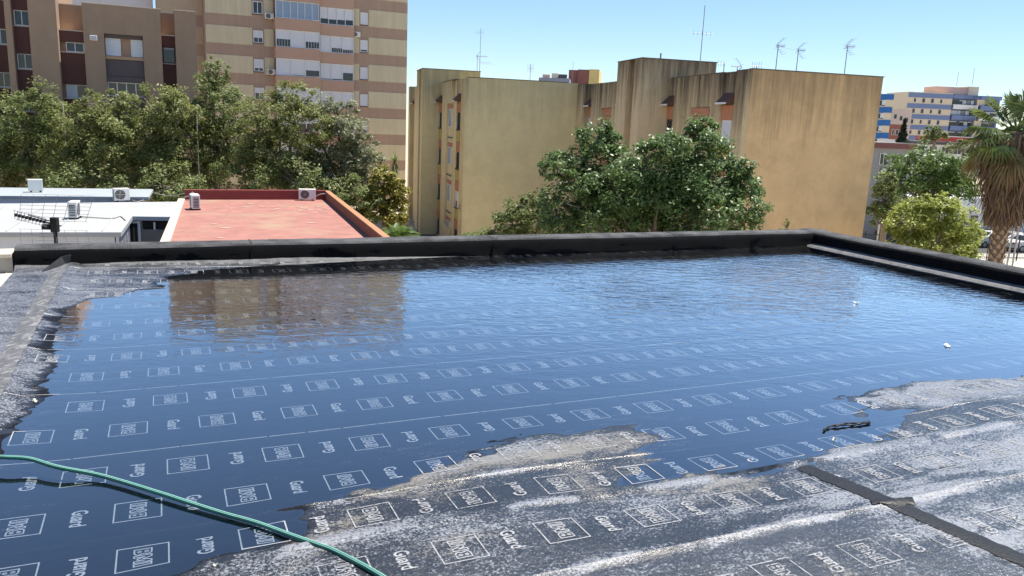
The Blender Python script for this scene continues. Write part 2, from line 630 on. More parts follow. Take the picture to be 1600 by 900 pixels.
def ribbon(pts, w, closed=True):
    """flat mitred band along a polyline in 2D"""
    P = [np.array(p, float) for p in pts]
    n = len(P)
    segs = n if closed else n - 1
    quads = []
    for i in range(segs):
        a, c = P[i], P[(i + 1) % n]
        t = c - a
        l = np.linalg.norm(t)
        if l < 1e-9:
            continue
        t /= l
        nn = np.array([-t[1], t[0]]) * w / 2
        e = t * w / 2
        quads.append([a - e - nn, c + e - nn, c + e + nn, a - e + nn])
    return quads

def arc(cx, cy, r, a0, a1, n):
    return [(cx + r * math.cos(math.radians(a0 + (a1 - a0) * i / n)), cy + r * math.sin(math.radians(a0 + (a1 - a0) * i / n))) for i in range(n + 1)]

def logo_quads():
    """framed block letters B M I in a box 1 wide (u) and 1 high (v), text running along v"""
    q = []
    w = 0.030
    # letters in text space: x along the text 0..1.72, y 0..0.8
    L = []
    L.append([(0, 0), (0, .8), (.34, .8)] + arc(.36, .62, .17, 80, -50, 4) + [(.48, .40)] + arc(.37, .19, .18, 50, -80, 4) + [(.36, 0)])
    L.append(arc(.25, .57, .07, 0, 315, 7))
    L.append(arc(.25, .23, .07, 0, 315, 7))
    L.append([(.66, 0), (.66, .8), (.86, .8), (1.02, .42), (1.18, .8), (1.38, .8), (1.38, 0), (1.20, 0), (1.20, .46), (1.08, .16), (.96, .16), (.84, .46), (.84, 0)])
    L.append([(1.50, 0), (1.50, .8), (1.70, .8), (1.70, 0)])
    for l in L:
        for quad in ribbon(l, 0.075):
            # place: text length 1.7 -> 0.76 of the box along v, letter height 0.8 -> 0.33 along u
            q.append([((p[1] / 0.8 - 0.5) * 0.335, (0.5 - p[0] / 1.7) * 0.74) for p in quad])
    return q

LOGO = logo_quads()

def guard_tris():
    cu = bpy.data.curves.new('t', 'FONT')
    cu.body = 'Guard'
    cu.size = 1.0
    cu.resolution_u = 2
    cu.offset = 0.022
    o = bpy.data.objects.new('t', cu)
    COL.objects.link(o)
    dg = bpy.context.evaluated_depsgraph_get()
    me = bpy.data.meshes.new_from_object(o.evaluated_get(dg))
    V = np.array([v.co[:2] for v in me.vertices])
    me.calc_loop_triangles()
    T = np.array([t.vertices[:] for t in me.loop_triangles])
    bpy.data.objects.remove(o)
    lo, hi = V.min(0), V.max(0)
    V = (V - (lo + hi) / 2) / (hi - lo)
    return V, T

GV, GT = guard_tris()
BW, BH, PER = 0.1865, 0.175, 0.4535
ROWS = [(2.69, .113, 0), (3.11, .316, 1), (3.525, .29, 0), (3.95, .05, 1), (4.52, .22, 0), (4.95, .435, 1), (5.52, .40, 0), (5.945, .163, 1), (6.50, .153, 0),
        (6.94, .365, 1), (7.53, .275, 0), (7.96, .03, 1), (8.5, .025, 0), (8.94, .26, 1), (2.10, .33, 1), (1.66, .1, 0), (9.36, .1, 0)]
print_by_sheet = {}
for (rv, ph, far) in ROWS:
    k = next(i for i, (a, c) in enumerate(SHEETS) if a <= rv < c)
    A = print_by_sheet.setdefault(k, {'q': [], 'tv': [], 'tt': []})
    n0 = -2
    for j in range(n0, 22):
        u = ph + j * PER
        sgn = 1 if far else -1
        if u - BW / 2 > -0.86 and u + BW / 2 < 9.3:
            x0, x1, y0, y1 = u - BW / 2, u + BW / 2, rv - BH / 2, rv + BH / 2
            A['q'] += ribbon([(x0, y0), (x1, y0), (x1, y1), (x0, y1)], 0.0058)
            for quad in LOGO:
                A['q'].append([(u + sgn * p[0] * BW, rv + sgn * p[1] * BH) for p in quad])
        ug = u + PER / 2
        if ug - .04 > -0.86 and ug + .04 < 9.3:
            # runs the other way from the framed letters: x of text along -sgn*v ... letter tops along u
            P = np.stack([ug - sgn * GV[:, 1] * 0.066, rv + sgn * GV[:, 0] * 0.145], -1)
            A['tt'].append(GT + sum(len(x) for x in A['tv']))
            A['tv'].append(P)
for k, lv in enumerate(LINES[:6]):
    kk = next((i for i, (a, c) in enumerate(SHEETS) if a <= lv + .02 < c), None)
    if kk is None:
        continue
    A = print_by_sheet.setdefault(kk, {'q': [], 'tv': [], 'tt': []})
    u = -0.8
    while u < 9.2:
        ln = 0.16 + 0.5 * random.random()
        n = max(1, int(ln / 0.12))
        for i in range(n):
            a, c = u + ln * i / n, u + ln * (i + 1) / n
            A['q'].append([(a, lv + .012), (c, lv + .012), (c, lv + .019), (a, lv + .019)])
        u += ln + 0.006 + 0.02 * random.random()
for k, A in print_by_sheet.items():
    qv = np.array(A['q']).reshape(-1, 2)
    qt = []
    nq = len(qv) // 4
    i4 = np.arange(nq) * 4
    tri = np.concatenate([np.stack([i4, i4 + 1, i4 + 2], -1), np.stack([i4, i4 + 2, i4 + 3], -1)])
    P = qv
    if A['tv']:
        tv = np.concatenate(A['tv'])
        tt = np.concatenate(A['tt']) + len(qv)
        P = np.concatenate([qv, tv])
        tri = np.concatenate([tri, tt])
    Z, psd = roof_z(P[:, 0], P[:, 1])
    V = np.stack([P[:, 0] * GC - P[:, 1] * GS, P[:, 0] * GS + P[:, 1] * GC, Z + 0.0022], -1)
    me = np_mesh('printed_lettering', V, tri)
    wear = np.clip(0.25 + 0.12 * sstep(0.0, 0.1, psd) + 0.35 * (fbm(P[:, 0] * .8 + 40, P[:, 1] * .9, 3) - .5), 0, .62).astype(np.float32)
    wa = me.attributes.new('wear', 'FLOAT', 'POINT')
    wa.data.foreach_set('value', wear)
    link('printed_lettering', me, M_print, sheet_objs[k])

# dark cross joint on the dry sheets
M_bit = mat('fresh_bitumen', (0.008, 0.009, 0.011), 0.5, 0.4, 20, 0.22, 60, 0.3)

def patch_strip(name, pts, w, lift, m, parent, step=0.03, ragged=0.012):
    pts = [np.array(p, float) for p in pts]
    ctr = []
    for a, c in zip(pts[:-1], pts[1:]):
        n = max(2, int(np.linalg.norm(c - a) / step))
        ctr += [a + (c - a) * i / n for i in range(n)]
    ctr.append(pts[-1])
    ctr = np.array(ctr)
    t = np.gradient(ctr, axis=0)
    t /= np.linalg.norm(t, axis=1)[:, None]
    nn = np.stack([-t[:, 1], t[:, 0]], -1)
    rows = []
    for s in (-.5, -.25, 0, .25, .5):
        jit = (RNG.random(len(ctr)) - .5) * ragged * (1 if abs(s) == .5 else 0)
        rows.append(ctr + nn * (s * w + jit)[:, None])
    R = np.stack(rows)
    Z, _ = roof_z(R[..., 0], R[..., 1])
    prof = np.array([lift * .55, lift, lift, lift, lift * .55])
    Z = Z + prof[:, None]
    V = np.stack([R[..., 0] * GC - R[..., 1] * GS, R[..., 0] * GS + R[..., 1] * GC, Z], -1).reshape(-1, 3)
    n = len(ctr)
    i = np.arange(5 * n).reshape(5, n)
    Q = np.stack([i[:-1, :-1], i[:-1, 1:], i[1:, 1:], i[1:, :-1]], -1).reshape(-1, 4)
    return link(name, np_mesh(name, V, Q, True), m, parent)

patch_strip('joint_strip', [(3.00, 2.90), (3.06, 2.46), (3.11, 2.14), (3.17, 1.83), (3.25, 1.3)], 0.11, 0.006, M_bit, roof)
patch_strip('joint_patch', [(2.98, 2.44), (3.03, 2.40), (3.13, 2.39), (3.17, 2.36)], 0.07, 0.010, M_bit, roof, ragged=0.04)
patch_strip('edge_strip', [(-1.02, 9.40), (-1.0, 7.0), (-0.98, 5.0), (-0.95, 2.0)], 0.14, 0.005, mat('dusty_strip', (0.10, 0.102, 0.108), 0.6, 0.35, 9, 0.4, 80, blotch=((0.26, 0.26, 0.265), 16, .5, .64)), roof)

# puddle --------------------------------------------------------------
def water_material():
    m, nt, N, L, b = nodes_of('rain_water')
    N.remove(b)
    geo = N.new('ShaderNodeNewGeometry')
    mp = N.new('ShaderNodeMapping')
    mp.inputs['Rotation'].default_value = (0, 0, -math.radians(62))
    mp.inputs['Scale'].default_value = (1, 2.0, 1)
    L.new(geo.outputs['Position'], mp.inputs['Vector'])
    n1 = N.new('ShaderNodeTexNoise')
    n1.inputs['Scale'].default_value = 5.5
    n1.inputs['Detail'].default_value = 3
    n1.inputs['Roughness'].default_value = 0.55
    n1.inputs['Distortion'].default_value = 0.6
    L.new(mp.outputs[0], n1.inputs['Vector'])
    # wind patch: strong ripples at the far right, calm on the left
    mg = N.new('ShaderNodeMapping')
    mg.inputs['Rotation'].default_value = (0, 0, -GRID)
    L.new(geo.outputs['Position'], mg.inputs['Vector'])
    sx = N.new('ShaderNodeSeparateXYZ')
    L.new(mg.outputs[0], sx.inputs[0])
    def mr(sock, a, c, lo, hi):
        n = N.new('ShaderNodeMapRange')
        n.interpolation_type = 'SMOOTHSTEP'
        for k_, v_ in (('From Min', a), ('From Max', c), ('To Min', lo), ('To Max', hi)):
            n.inputs[k_].default_value = v_
        L.new(sock, n.inputs['Value'])
        return n.outputs[0]
    gu = mr(sx.outputs['X'], 0.3, 4.6, 0.14, 0.75)
    gv = mr(sx.outputs['Y'], 3.4, 6.6, 0.06, 1.0)
    shx = mr(sx.outputs['X'], 8.2, 9.2, 1.0, 0.22)
    shy = mr(sx.outputs['Y'], 8.3, 9.2, 1.0, 0.22)
    prod = gu
    for q_ in (shx, shy, gv):
        mm = N.new('ShaderNodeMath')
        mm.operation = 'MULTIPLY'
        L.new(prod, mm.inputs[0])
        L.new(q_, mm.inputs[1])
        prod = mm.outputs[0]
    n2 = N.new('ShaderNodeTexNoise')
    n2.inputs['Scale'].default_value = 0.7
    n2.inputs['Detail'].default_value = 3
    L.new(geo.outputs['Position'], n2.inputs['Vector'])
    mm2 = N.new('ShaderNodeMath')
    mm2.operation = 'MULTIPLY'
    L.new(mm.outputs[0], mm2.inputs[0])
    L.new(mr(n2.outputs['Fac'], 0.3, 0.65, 0.55, 1.15), mm2.inputs[1])
    bp = N.new('ShaderNodeBump')
    bp.inputs['Distance'].default_value = 0.012
    L.new(mm2.outputs[0], bp.inputs['Strength'])
    L.new(n1.outputs['Fac'], bp.inputs['Height'])
    # reflectance of the water film on glossy sheeting, the same from either side
    dt = N.new('ShaderNodeVectorMath')
    dt.operation = 'DOT_PRODUCT'
    L.new(bp.outputs[0], dt.inputs[0])
    L.new(geo.outputs['Incoming'], dt.inputs[1])
    def mth(op, x, y):
        n = N.new('ShaderNodeMath')
        n.operation = op
        n.use_clamp = op in ('SUBTRACT', 'MULTIPLY_ADD')
        for i, q in enumerate((x, y)):
            if isinstance(q, (int, float)):
                n.inputs[i].default_value = q
            else:
                L.new(q, n.inputs[i])
        return n
    om = mth('SUBTRACT', 1.0, mth('ABSOLUTE', dt.outputs['Value'], 0).outputs[0])
    pw = mth('POWER', om.outputs[0], 3.2)
    fr = mth('MULTIPLY_ADD', pw.outputs[0], 1.45)
    fr.inputs[2].default_value = 0.042
    gl = N.new('ShaderNodeBsdfGlossy')
    gl.inputs['Color'].default_value = (1, 1, 1, 1)
    gl.inputs['Roughness'].default_value = 0.015
    L.new(bp.outputs[0], gl.inputs['Normal'])
    tr = N.new('ShaderNodeBsdfTransparent')
    tr.inputs['Color'].default_value = (0.78, 0.84, 0.88, 1)
    mx = N.new('ShaderNodeMixShader')
    L.new(fr.outputs[0], mx.inputs[0])
    L.new(tr.outputs[0], mx.inputs[1])
    L.new(gl.outputs[0], mx.inputs[2])
    L.new(mx.outputs[0], N['Material Output'].inputs[0])
    return m

w = MB()
w.quad(uvw(-1.2, 1.3, 0), uvw(9.42, 1.3, 0), uvw(9.42, 9.46, 0), uvw(-1.2, 9.46, 0))
props(w.build('water', water_material()), kind='structure')

# parapets --------------------------------------------------------------
def parapet_material():
    m = mat('parapet_bitumen', (0.004, 0.0045, 0.006), 0.75, 0.35, 6, 0.9, 220, 0.10)
    nt = m.node_tree
    N, L = nt.nodes, nt.links
    b = N['Principled BSDF']
    src = b.inputs['Base Color'].links[0].from_socket
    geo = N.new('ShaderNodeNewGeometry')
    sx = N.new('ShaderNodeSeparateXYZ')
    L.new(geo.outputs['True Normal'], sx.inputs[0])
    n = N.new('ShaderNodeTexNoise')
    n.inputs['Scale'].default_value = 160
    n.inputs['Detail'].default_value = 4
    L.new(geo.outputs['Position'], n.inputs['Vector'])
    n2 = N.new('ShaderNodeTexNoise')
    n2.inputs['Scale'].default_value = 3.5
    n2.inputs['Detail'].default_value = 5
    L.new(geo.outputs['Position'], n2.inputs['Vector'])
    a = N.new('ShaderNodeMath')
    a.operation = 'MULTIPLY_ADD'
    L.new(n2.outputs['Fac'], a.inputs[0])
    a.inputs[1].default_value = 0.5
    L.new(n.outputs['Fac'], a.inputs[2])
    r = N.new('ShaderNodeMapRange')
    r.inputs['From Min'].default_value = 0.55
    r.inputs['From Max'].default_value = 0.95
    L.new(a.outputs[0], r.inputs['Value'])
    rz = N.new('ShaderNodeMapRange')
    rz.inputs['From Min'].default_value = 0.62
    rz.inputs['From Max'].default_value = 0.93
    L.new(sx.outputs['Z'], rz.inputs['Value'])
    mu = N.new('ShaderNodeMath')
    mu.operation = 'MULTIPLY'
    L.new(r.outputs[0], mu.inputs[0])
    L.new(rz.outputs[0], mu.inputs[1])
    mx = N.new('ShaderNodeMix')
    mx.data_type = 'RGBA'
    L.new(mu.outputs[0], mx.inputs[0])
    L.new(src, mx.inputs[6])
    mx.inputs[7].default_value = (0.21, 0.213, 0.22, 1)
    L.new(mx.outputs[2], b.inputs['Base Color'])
    return m

M_par = parapet_material()
PROF = [(0.0, -0.04), (0.0, 0.02), (0.008, 0.10), (0.012, 0.155), (0.03, 0.19), (0.07, 0.213), (0.14, 0.222), (0.26, 0.224), (0.33, 0.215), (0.37, 0.18), (0.38, 0.0), (0.38, -0.9)]

def parapet(name, pts_fn, length, flip, label, step=0.06):
    """wrapped wall: the profile swept along a line with wrinkles in the felt"""
    n = int(length / step) + 1
    ts = np.linspace(0, length, n)
    rows = []
    for (o, z) in PROF:
        wr = (fbm(ts * 2.3 + z * 9, ts * 0 + z * 17 + o * 5, 4) - .5)
        oo = o + (0.030 * wr if 0 <= o < 0.3 else 0)
        zz = z + (0.016 * (fbm(ts * 1.7 + 3, ts * 0 + o * 7, 4) - .5) if z > .1 else 0)
        rows.append(np.stack([ts, np.broadcast_to(oo, ts.shape), np.broadcast_to(zz, ts.shape)], -1))
    R = np.stack(rows)
    V = np.array([pts_fn(*p) for p in R.reshape(-1, 3)])
    m_ = len(PROF)
    i = np.arange(m_ * n).reshape(m_, n)
    Q = np.stack([i[:-1, :-1], i[:-1, 1:], i[1:, 1:], i[1:, :-1]], -1).reshape(-1, 4)
    if flip:
        Q = Q[:, ::-1]
    me = np_mesh(name, V, Q, True)
    o = link(name, me, M_par)
    # end caps
    for e in (0, n - 1):
        capm = MB()
        capm.v = [tuple(V[j * n + e]) for j in range(m_)]
        capm.f = [tuple(range(m_))]
        capm.build('end_flap', M_par, o)
    return props(o, label, 'parapet')

FV, FU = 9.43, 9.38
pf = lambda t, o, z: uvw(-1.45 + t, FV + o, z)
pr_ = lambda t, o, z: uvw(FU + o, FV + 0.38 - t, z)
par_far = parapet('roof_parapet', pf, FU + 1.45 + 0.38, False, 'low black felt-wrapped parapet across the far end of the wet roof')
par_right = parapet('roof_parapet', pr_, 13.0, False, 'low black felt-wrapped parapet along the right side of the wet roof')

M_foot = mat('foot_strip', (0.13, 0.132, 0.138), 0.6, 0.4, 8, 0.6, 120, blotch=((0.05, 0.05, 0.055), 5, .52, .66))

def foot_strip(fn, length, parent, z0=0.016, wd=0.055):
    ts = np.linspace(0, length, int(length / .05) + 1)
    n = len(ts)
    rows = []
    fade = np.clip((length - ts) / 2.5, 0, 1) if length < 6 else np.ones(n)
    for (o, z) in ((-wd, -0.002), (-wd * .82, z0), (-wd * .27, z0 + .008), (0.006, z0 + .03)):
        w_ = (fbm(ts * 4, ts * 0 + o * 40, 3) - .5) * .03
        rows.append(np.array([fn(t, o + (w_[i] if o < -.03 else 0), (z + w_[i] * .15) * fade[i] - .006 * (1 - fade[i])) for i, t in enumerate(ts)]))
    V = np.concatenate(rows)
    i = np.arange(4 * n).reshape(4, n)
    Q = np.stack([i[:-1, :-1], i[:-1, 1:], i[1:, 1:], i[1:, :-1]], -1).reshape(-1, 4)
    return link('foot_strip', np_mesh('foot_strip', V, Q, True), M_foot, parent)

foot_strip(pf, 5.2, par_far)
foot_strip(lambda t, o, z: pr_(t + .38, o, z), 12.5, par_right, wd=.115)
# vertical overlap folds in the felt of the far parapet
def fold(parent, t, w_=0.03, h=0.008):
    m_ = MB()
    pts = []
    for (o, z) in PROF[1:10]:
        for dt in (-w_, 0, w_):
            hh = h if dt == 0 else -0.012
            pts.append(pf(t + dt + (z * .1), o - hh * (1 if z < .2 else 0.2), z + hh * (0.3 if z < .2 else 1)))
    m_.v = [tuple(p) for p in pts]
    for r_ in range(8):
        for c_ in range(2):
            a = r_ * 3 + c_
            m_.f.append((a, a + 1, a + 4, a + 3))
    return m_.build('felt_fold', M_par, parent, True)
fold(par_far, 2.33)
fold(par_far, 5.35, .02, .006)
fold(par_far, 8.2, .02, .006)
# folded gusset leaning on the parapet at the left
gm = MB()
gp = [uvw(-1.17, 9.10, .035), uvw(-1.02, 9.40, .13), uvw(-0.93, 9.41, .15), uvw(-0.96, 9.36, .03), uvw(-1.08, 9.18, .02)]
gm.v = [tuple(p) for p in gp] + [tuple(np.array(p) + np.array([.012, -.012, -.006])) for p in gp]
gm.f = [(0, 1, 2, 3, 4), (9, 8, 7, 6, 5)] + [(i, i + 5, (i + 1) % 5 + 5, (i + 1) % 5) for i in range(5)]
gm.build('felt_gusset', M_bit, par_far)

# terrace to the left of the roof
M_cream = mat('cream_tiles', (0.52, 0.44, 0.30), 0.75, 0.12, 4, 0.1)
M_concrete = mat('weathered_concrete', (0.36, 0.33, 0.29), 0.9, 0.25, 3, 0.4, 40, blotch=((0.08, 0.07, 0.06), 4, .55, .7))
tb = MB()
tb.prism([uvw(-9, -3)[:2], uvw(-1.90, -3)[:2], uvw(-1.90, 9.85)[:2], uvw(-9, 9.85)[:2]], GROUND - .2, -0.07)
props(tb.build('terrace_base', M_plaster_own), kind='structure')
ter = MB()
ter.quad(uvw(-9, -3, -.066), uvw(-1.4, -3, -.066), uvw(-1.4, 9.9, -.066), uvw(-9, 9.9, -.066))
ter = props(ter.build('terrace', M_concrete), kind='structure')
tile = MB()
tile.box(0.004, .396, .004, .396, -.02, .008)
tme = None
for i in range(-9, 0):
    for j in range(8, 25):
        if tme is None:
            to = tile.build('floor_tile', M_cream, ter, bevel=0.0)
            tme = to.data
        else:
            to = link('floor_tile', tme, None, ter)
        to.matrix_world = Matrix.Translation(Vector(uvw(-1.40 + i * .4 - .1, j * .4, -.06))) @ Matrix.Rotation(GRID, 4, 'Z')
        to.matrix_parent_inverse = Matrix.Identity(4)
cw = MB()
cw.prism([uvw(-7.5, 9.45)[:2], uvw(-1.47, 9.45)[:2], uvw(-1.47, 9.75)[:2], uvw(-7.5, 9.75)[:2]], -.06, .125)
cwo = cw.build('terrace_wall', M_concrete)
props(cwo, 'low weathered concrete wall with cream coping at the left frame edge', 'wall')
cw = MB()
cw.prism([uvw(-7.5, 9.42)[:2], uvw(-1.475, 9.42)[:2], uvw(-1.475, 9.78)[:2], uvw(-7.5, 9.78)[:2]], .127, .165)
cw.build('coping', mat('cream_coping', (0.66, 0.58, 0.45), 0.8), cwo)

# ------------------------------------------------------------------ things on the roof
M_hose = mat('green_hose', (0.02, 0.15, 0.11), 0.42, 0.35, 9, 0.3, 300, 0.5, blotch=((0.10, 0.12, 0.09), 14, .55, .75))
def smooth_path(P, n=8):
    P = [Vector(p) for p in P]
    out = []
    for i in range(len(P) - 1):
        p0, p1, p2, p3 = P[max(i - 1, 0)], P[i], P[i + 1], P[min(i + 2, len(P) - 1)]
        for k in range(n):
            t = k / n
            out.append(0.5 * ((2 * p1) + (p2 - p0) * t + (2 * p0 - 5 * p1 + 4 * p2 - p3) * t * t + (3 * p1 - p0 - 3 * p2 + p3) * t ** 3))
    out.append(P[-1])
    return out
hp = []
for (x, y, zz) in ((-140, 705, .03), (-60, 709, .05), (0, 714, .06), (45, 717, .055), (90, 730, .045), (160, 744, .022), (250, 771, .02), (290, 784, .018), (350, 803, .014), (400, 817, .014), (450, 835, .014), (490, 849, .016), (520, 860, .02), (560, 880, .03), (595, 900, .035), (640, 930, .035), (700, 985, .032)):
    p = atz(x, y, zz)
    hp.append(tuple(p))
hpath = smooth_path(hp, 10)
hm = MB().tube(hpath, 0.0098, 10)
hose = hm.build('garden_hose', M_hose, None, True)
props(hose, 'green garden hose lying across the wet roof at lower left', 'hose')
rib = MB()
for side in range(3):
    pts = []
    for i, p in enumerate(hpath):
        t = (hpath[min(i + 1, len(hpath) - 1)] - hpath[max(i - 1, 0)]).normalized()
        a = t.cross(Vector((0, 0, 1))).normalized()
        bb = a.cross(t)
        an = 0.9 + side * 0.75
        pts.append(p + (a * math.cos(an) + bb * math.sin(an)) * 0.0094)
    rib.tube(pts, 0.0016, 4, False)
rib.build('hose_stripe', mat('hose_stripe', (0.22, 0.42, 0.36), 0.4, 0.1, 40, 0), hose, True)

# torn scrap of felt in the puddle edge
scp = [(3.49, 3.25), (3.54, 3.275), (3.60, 3.29), (3.67, 3.28), (3.74, 3.265), (3.80, 3.26), (3.88, 3.262)]
sm_ = MB()
sm_.tube(smooth_path([uvw(u_, v_, .006 + .006 * random.random()) for u_, v_ in scp], 4), [0.003 + 0.005 * abs(math.sin(i * .9)) for i in range(25)], 6)
sm_.tube(smooth_path([uvw(3.60, 3.27, .01), uvw(3.7, 3.285, .016), uvw(3.8, 3.27, .012), uvw(3.89, 3.275, .01)], 4), [0.003 + 0.004 * abs(math.sin(i * 1.3)) for i in range(13)], 6)
props(sm_.build('felt_scrap', M_bit, None, True), 'twisted black scrap of roofing felt lying at the puddle edge', 'scrap')
# small pale leaves floating or stuck
M_leafdry = mat('bleached_leaf', (0.62, 0.60, 0.48), 0.7, 0.1, 30, 0)
for (x, y, sz, lab) in ((1480, 540, .042, 'largest pale leaf floating on the rippled right part of the puddle'),
                        (1338, 473, .03, 'small pale leaf floating far out in the puddle near the right parapet'),
                        (55, 627, .022, 'tiny pale leaf at the left shore of the puddle'),
                        (336, 884, .012, 'tiny white petal lying by the print at the bottom left'),
                        (1302, 687, .014, 'tiny white petal next to the felt scrap')):
    c = atz(x, y, .006)
    lm = MB()
    k = 10
    rot = random.random() * 3
    lm.v = [(c[0], c[1], .012)]
    for i in range(k):
        a = 2 * math.pi * i / k
        rx, ry = sz * math.cos(a), sz * .55 * math.sin(a) * (1 + .2 * math.cos(2 * a))
        lm.v.append((c[0] + rx * math.cos(rot) - ry * math.sin(rot), c[1] + rx * math.sin(rot) + ry * math.cos(rot), .007 + .01 * (i % 3 == 0)))
    lm.f = [(0, 1 + i, 1 + (i + 1) % k) for i in range(k)]
    props(lm.build('fallen_leaf', M_leafdry), lab, 'leaf', 'bits of leaf on the wet roof')

# ------------------------------------------------------------------ building parts
M_white = mat('white_paint', (0.72, 0.73, 0.75), 0.5, 0.05, 5, 0.0)
M_shut = mat('roller_shutter', (0.66, 0.68, 0.72), 0.55, 0.05, 8, 0.0)
M_glass = glassmat()
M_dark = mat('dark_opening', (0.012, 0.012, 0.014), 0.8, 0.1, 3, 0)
M_greymetal = mat('galvanised', (0.32, 0.33, 0.34), 0.45, 0.15, 8, 0, metal=0.6)
M_black = mat('black_plastic', (0.012, 0.012, 0.014), 0.45, 0.1, 8, 0)

def window(parent, fr, s0, s1, z0, z1, d, panes=2, shut=0.0, fw=0.06, frame=None, glass=None, depth=0.07, bars=False, shuts=None):
    """one window: frame with mullions; panes and shutter slats are its children"""
    f = MB()
    f.fbox(fr, s0, s1, d, d + depth, z0, z0 + fw)
    f.fbox(fr, s0, s1, d, d + depth, z1 - fw, z1)
    f.fbox(fr, s0, s0 + fw, d, d + depth, z0 + fw, z1 - fw)
    f.fbox(fr, s1 - fw, s1, d, d + depth, z0 + fw, z1 - fw)
    for i in range(1, panes):
        c = s0 + (s1 - s0) * i / panes
        f.fbox(fr, c - fw * .45, c + fw * .45, d, d + depth, z0 + fw, z1 - fw)
    w_ = f.build('window', frame or M_white, parent)
    for i in range(panes):
        a = s0 + (s1 - s0) * i / panes + fw * .5
        c = s0 + (s1 - s0) * (i + 1) / panes - fw * .5
        sh = shuts[i] if shuts else shut
        zs = z1 - fw - (z1 - z0 - 2 * fw) * sh
        if sh < 0.99:
            MB().fbox(fr, a, c, d + .01, d + .025, z0 + fw * .9, zs).build('pane', glass or M_glass, w_)
        if sh > 0.01:
            m_ = MB()
            n = max(2, int((z1 - zs) / 0.14))
            for k in range(n):
                za = zs + (z1 - fw - zs) * k / n
                zb = zs + (z1 - fw - zs) * (k + 1) / n
                m_.hexa([fr.p(a, d + .05, za), fr.p(c, d + .05, za), fr.p(c, d + .01, za), fr.p(a, d + .01, za),
                         fr.p(a, d + .035, zb), fr.p(c, d + .035, zb), fr.p(c, d + .01, zb), fr.p(a, d + .01, zb)])
            m_.build('shutter', M_shut, w_)['kind'] = 'stuff'
        if bars and sh < .95:
            m_ = MB()
            for k in range(1, 5):
                x = a + (c - a) * k / 5
                m_.fbox(fr, x - .012, x + .012, d + depth + .01, d + depth + .03, z0, zs)
            m_.build('window_grille', M_white, w_)['kind'] = 'stuff'
    return w_

def part(parent, name, m, fr, *boxes, bevel=0.0):
    o = None
    for bx in boxes:
        o = MB().fbox(fr, *bx).build(name, m, parent, bevel=bevel)
    return o

# ------------------------------------------------------------------ brown apartment house, left
A = at(190, 9, 53)
BR = Frame(A[0], A[1], 24)
M_brown = mat('brown_render', (0.335, 0.235, 0.165), 0.9, 0.08, 1.2, 0.2, 25, streak=.22, ztop=8.0, zlen=60, streakcol=(0.16, 0.13, 0.10))
M_brown2 = mat('light_brown_render', (0.39, 0.25, 0.165), 0.9, 0.08, 1.2, 0.2, 25)
M_maroon = mat('maroon_panel', (0.115, 0.05, 0.045), 0.8, 0.1, 2, 0.1)
M_greypan = mat('slate_panel', (0.10, 0.08, 0.085), 0.8, 0.1, 2, 0.1)
M_sill = mat('pale_sill', (0.62, 0.56, 0.48), 0.8)
brown = empty('apartment_building', BR.p(0, 0, GROUND), 'brown flat-roofed apartment building with maroon panels behind the left trees', 'building')
part(brown, 'wall', M_brown2, BR, (-16, 4.36, -12, -1.8, GROUND, 7.97))
part(brown, 'wall', M_brown, BR, (-16, -3.74, -12, -1.79, 7.98, 13.4))
part(brown, 'pilaster', M_brown, BR, (-2.28, -1.12, -1.8, 0, GROUND, 8.0), (1.14, 2.25, -1.8, 0, GROUND, 8.0), (-1.12, 1.14, -1.8, -.002, 6.25, 7.998),
     (3.09, 4.38, -1.8, 0, GROUND, 8.03), (-5.24, -3.72, -1.8, 0, GROUND, 13.4), (-6.49, -6.15, -1.8, 0, GROUND, 13.4), (-9.6, -7.35, -1.8, 0, GROUND, 13.4))
part(brown, 'coping', M_sill, BR, (-2.30, 2.27, -1.85, .03, 8.002, 8.05), (3.07, 4.40, -1.85, .03, 8.032, 8.08), (2.25, 3.09, -1.95, -1.75, 7.975, 8.03), (-3.72, -2.28, -1.95, -1.75, 7.975, 8.03))
def panel_column(s0, s1, ztop, d, m, wins, zb=GROUND):
    z = ztop
    for (wz0, wz1, ws0, ws1, kw) in wins:
        part(brown, 'panel', m, BR, (s0, s1, -1.8, d, wz1, z))
        part(brown, 'window_reveal', M_brown2, BR, (s0, s1, -1.8, d - .22, wz0, wz1))
        part(brown, 'sill', M_sill, BR, (s0 + .01, s1 - .01, d - .2, d + .05, wz0, wz0 + .05))
        window(brown, BR, ws0, ws1, wz0 + .06, wz1, d - .2, **kw)
        z = wz0
    part(brown, 'panel', m, BR, (s0, s1, -1.8, d, zb, z))
W2 = dict(panes=2)
panel_column(-3.72, -2.28, 6.3, -.9, M_maroon, [(4.95, 5.62, -3.4, -2.36, W2), (2.05, 2.98, -3.55, -2.33, dict(panes=2, shuts=[.98, 0])), (-.6, .3, -3.5, -2.36, W2), (-3.3, -2.3, -3.5, -2.36, W2)])
part(brown, 'sill', M_sill, BR, (-3.715, -2.285, -1.8, -.86, 6.302, 6.36))
panel_column(2.25, 3.09, 6.45, -.9, M_maroon, [(4.62, 5.75, 2.3, 3.05, dict(panes=1, shuts=[.12], frame=M_greypan)), (1.8, 2.9, 2.3, 3.05, dict(panes=1, shuts=[.4])), (-1., .1, 2.3, 3.05, dict(panes=1, shuts=[.4]))])
part(brown, 'sill', M_sill, BR, (2.255, 3.085, -1.8, -.86, 6.452, 6.51))
for (sa, sb, wa, wb) in ((-6.15, -5.24, -6.12, -5.28), (-7.35, -6.49, -7.3, -6.55)):
    off = 0 if sa > -6.3 else -1.2
    panel_column(sa, sb, 13.3, -.7, M_maroon, [(z_ + off, z_ + .98 + off, wa, wb, dict(panes=2, shuts=[.0, 0.])) for z_ in (11.6, 9.0, 6.33, 3.72, 1.1, -1.5)])
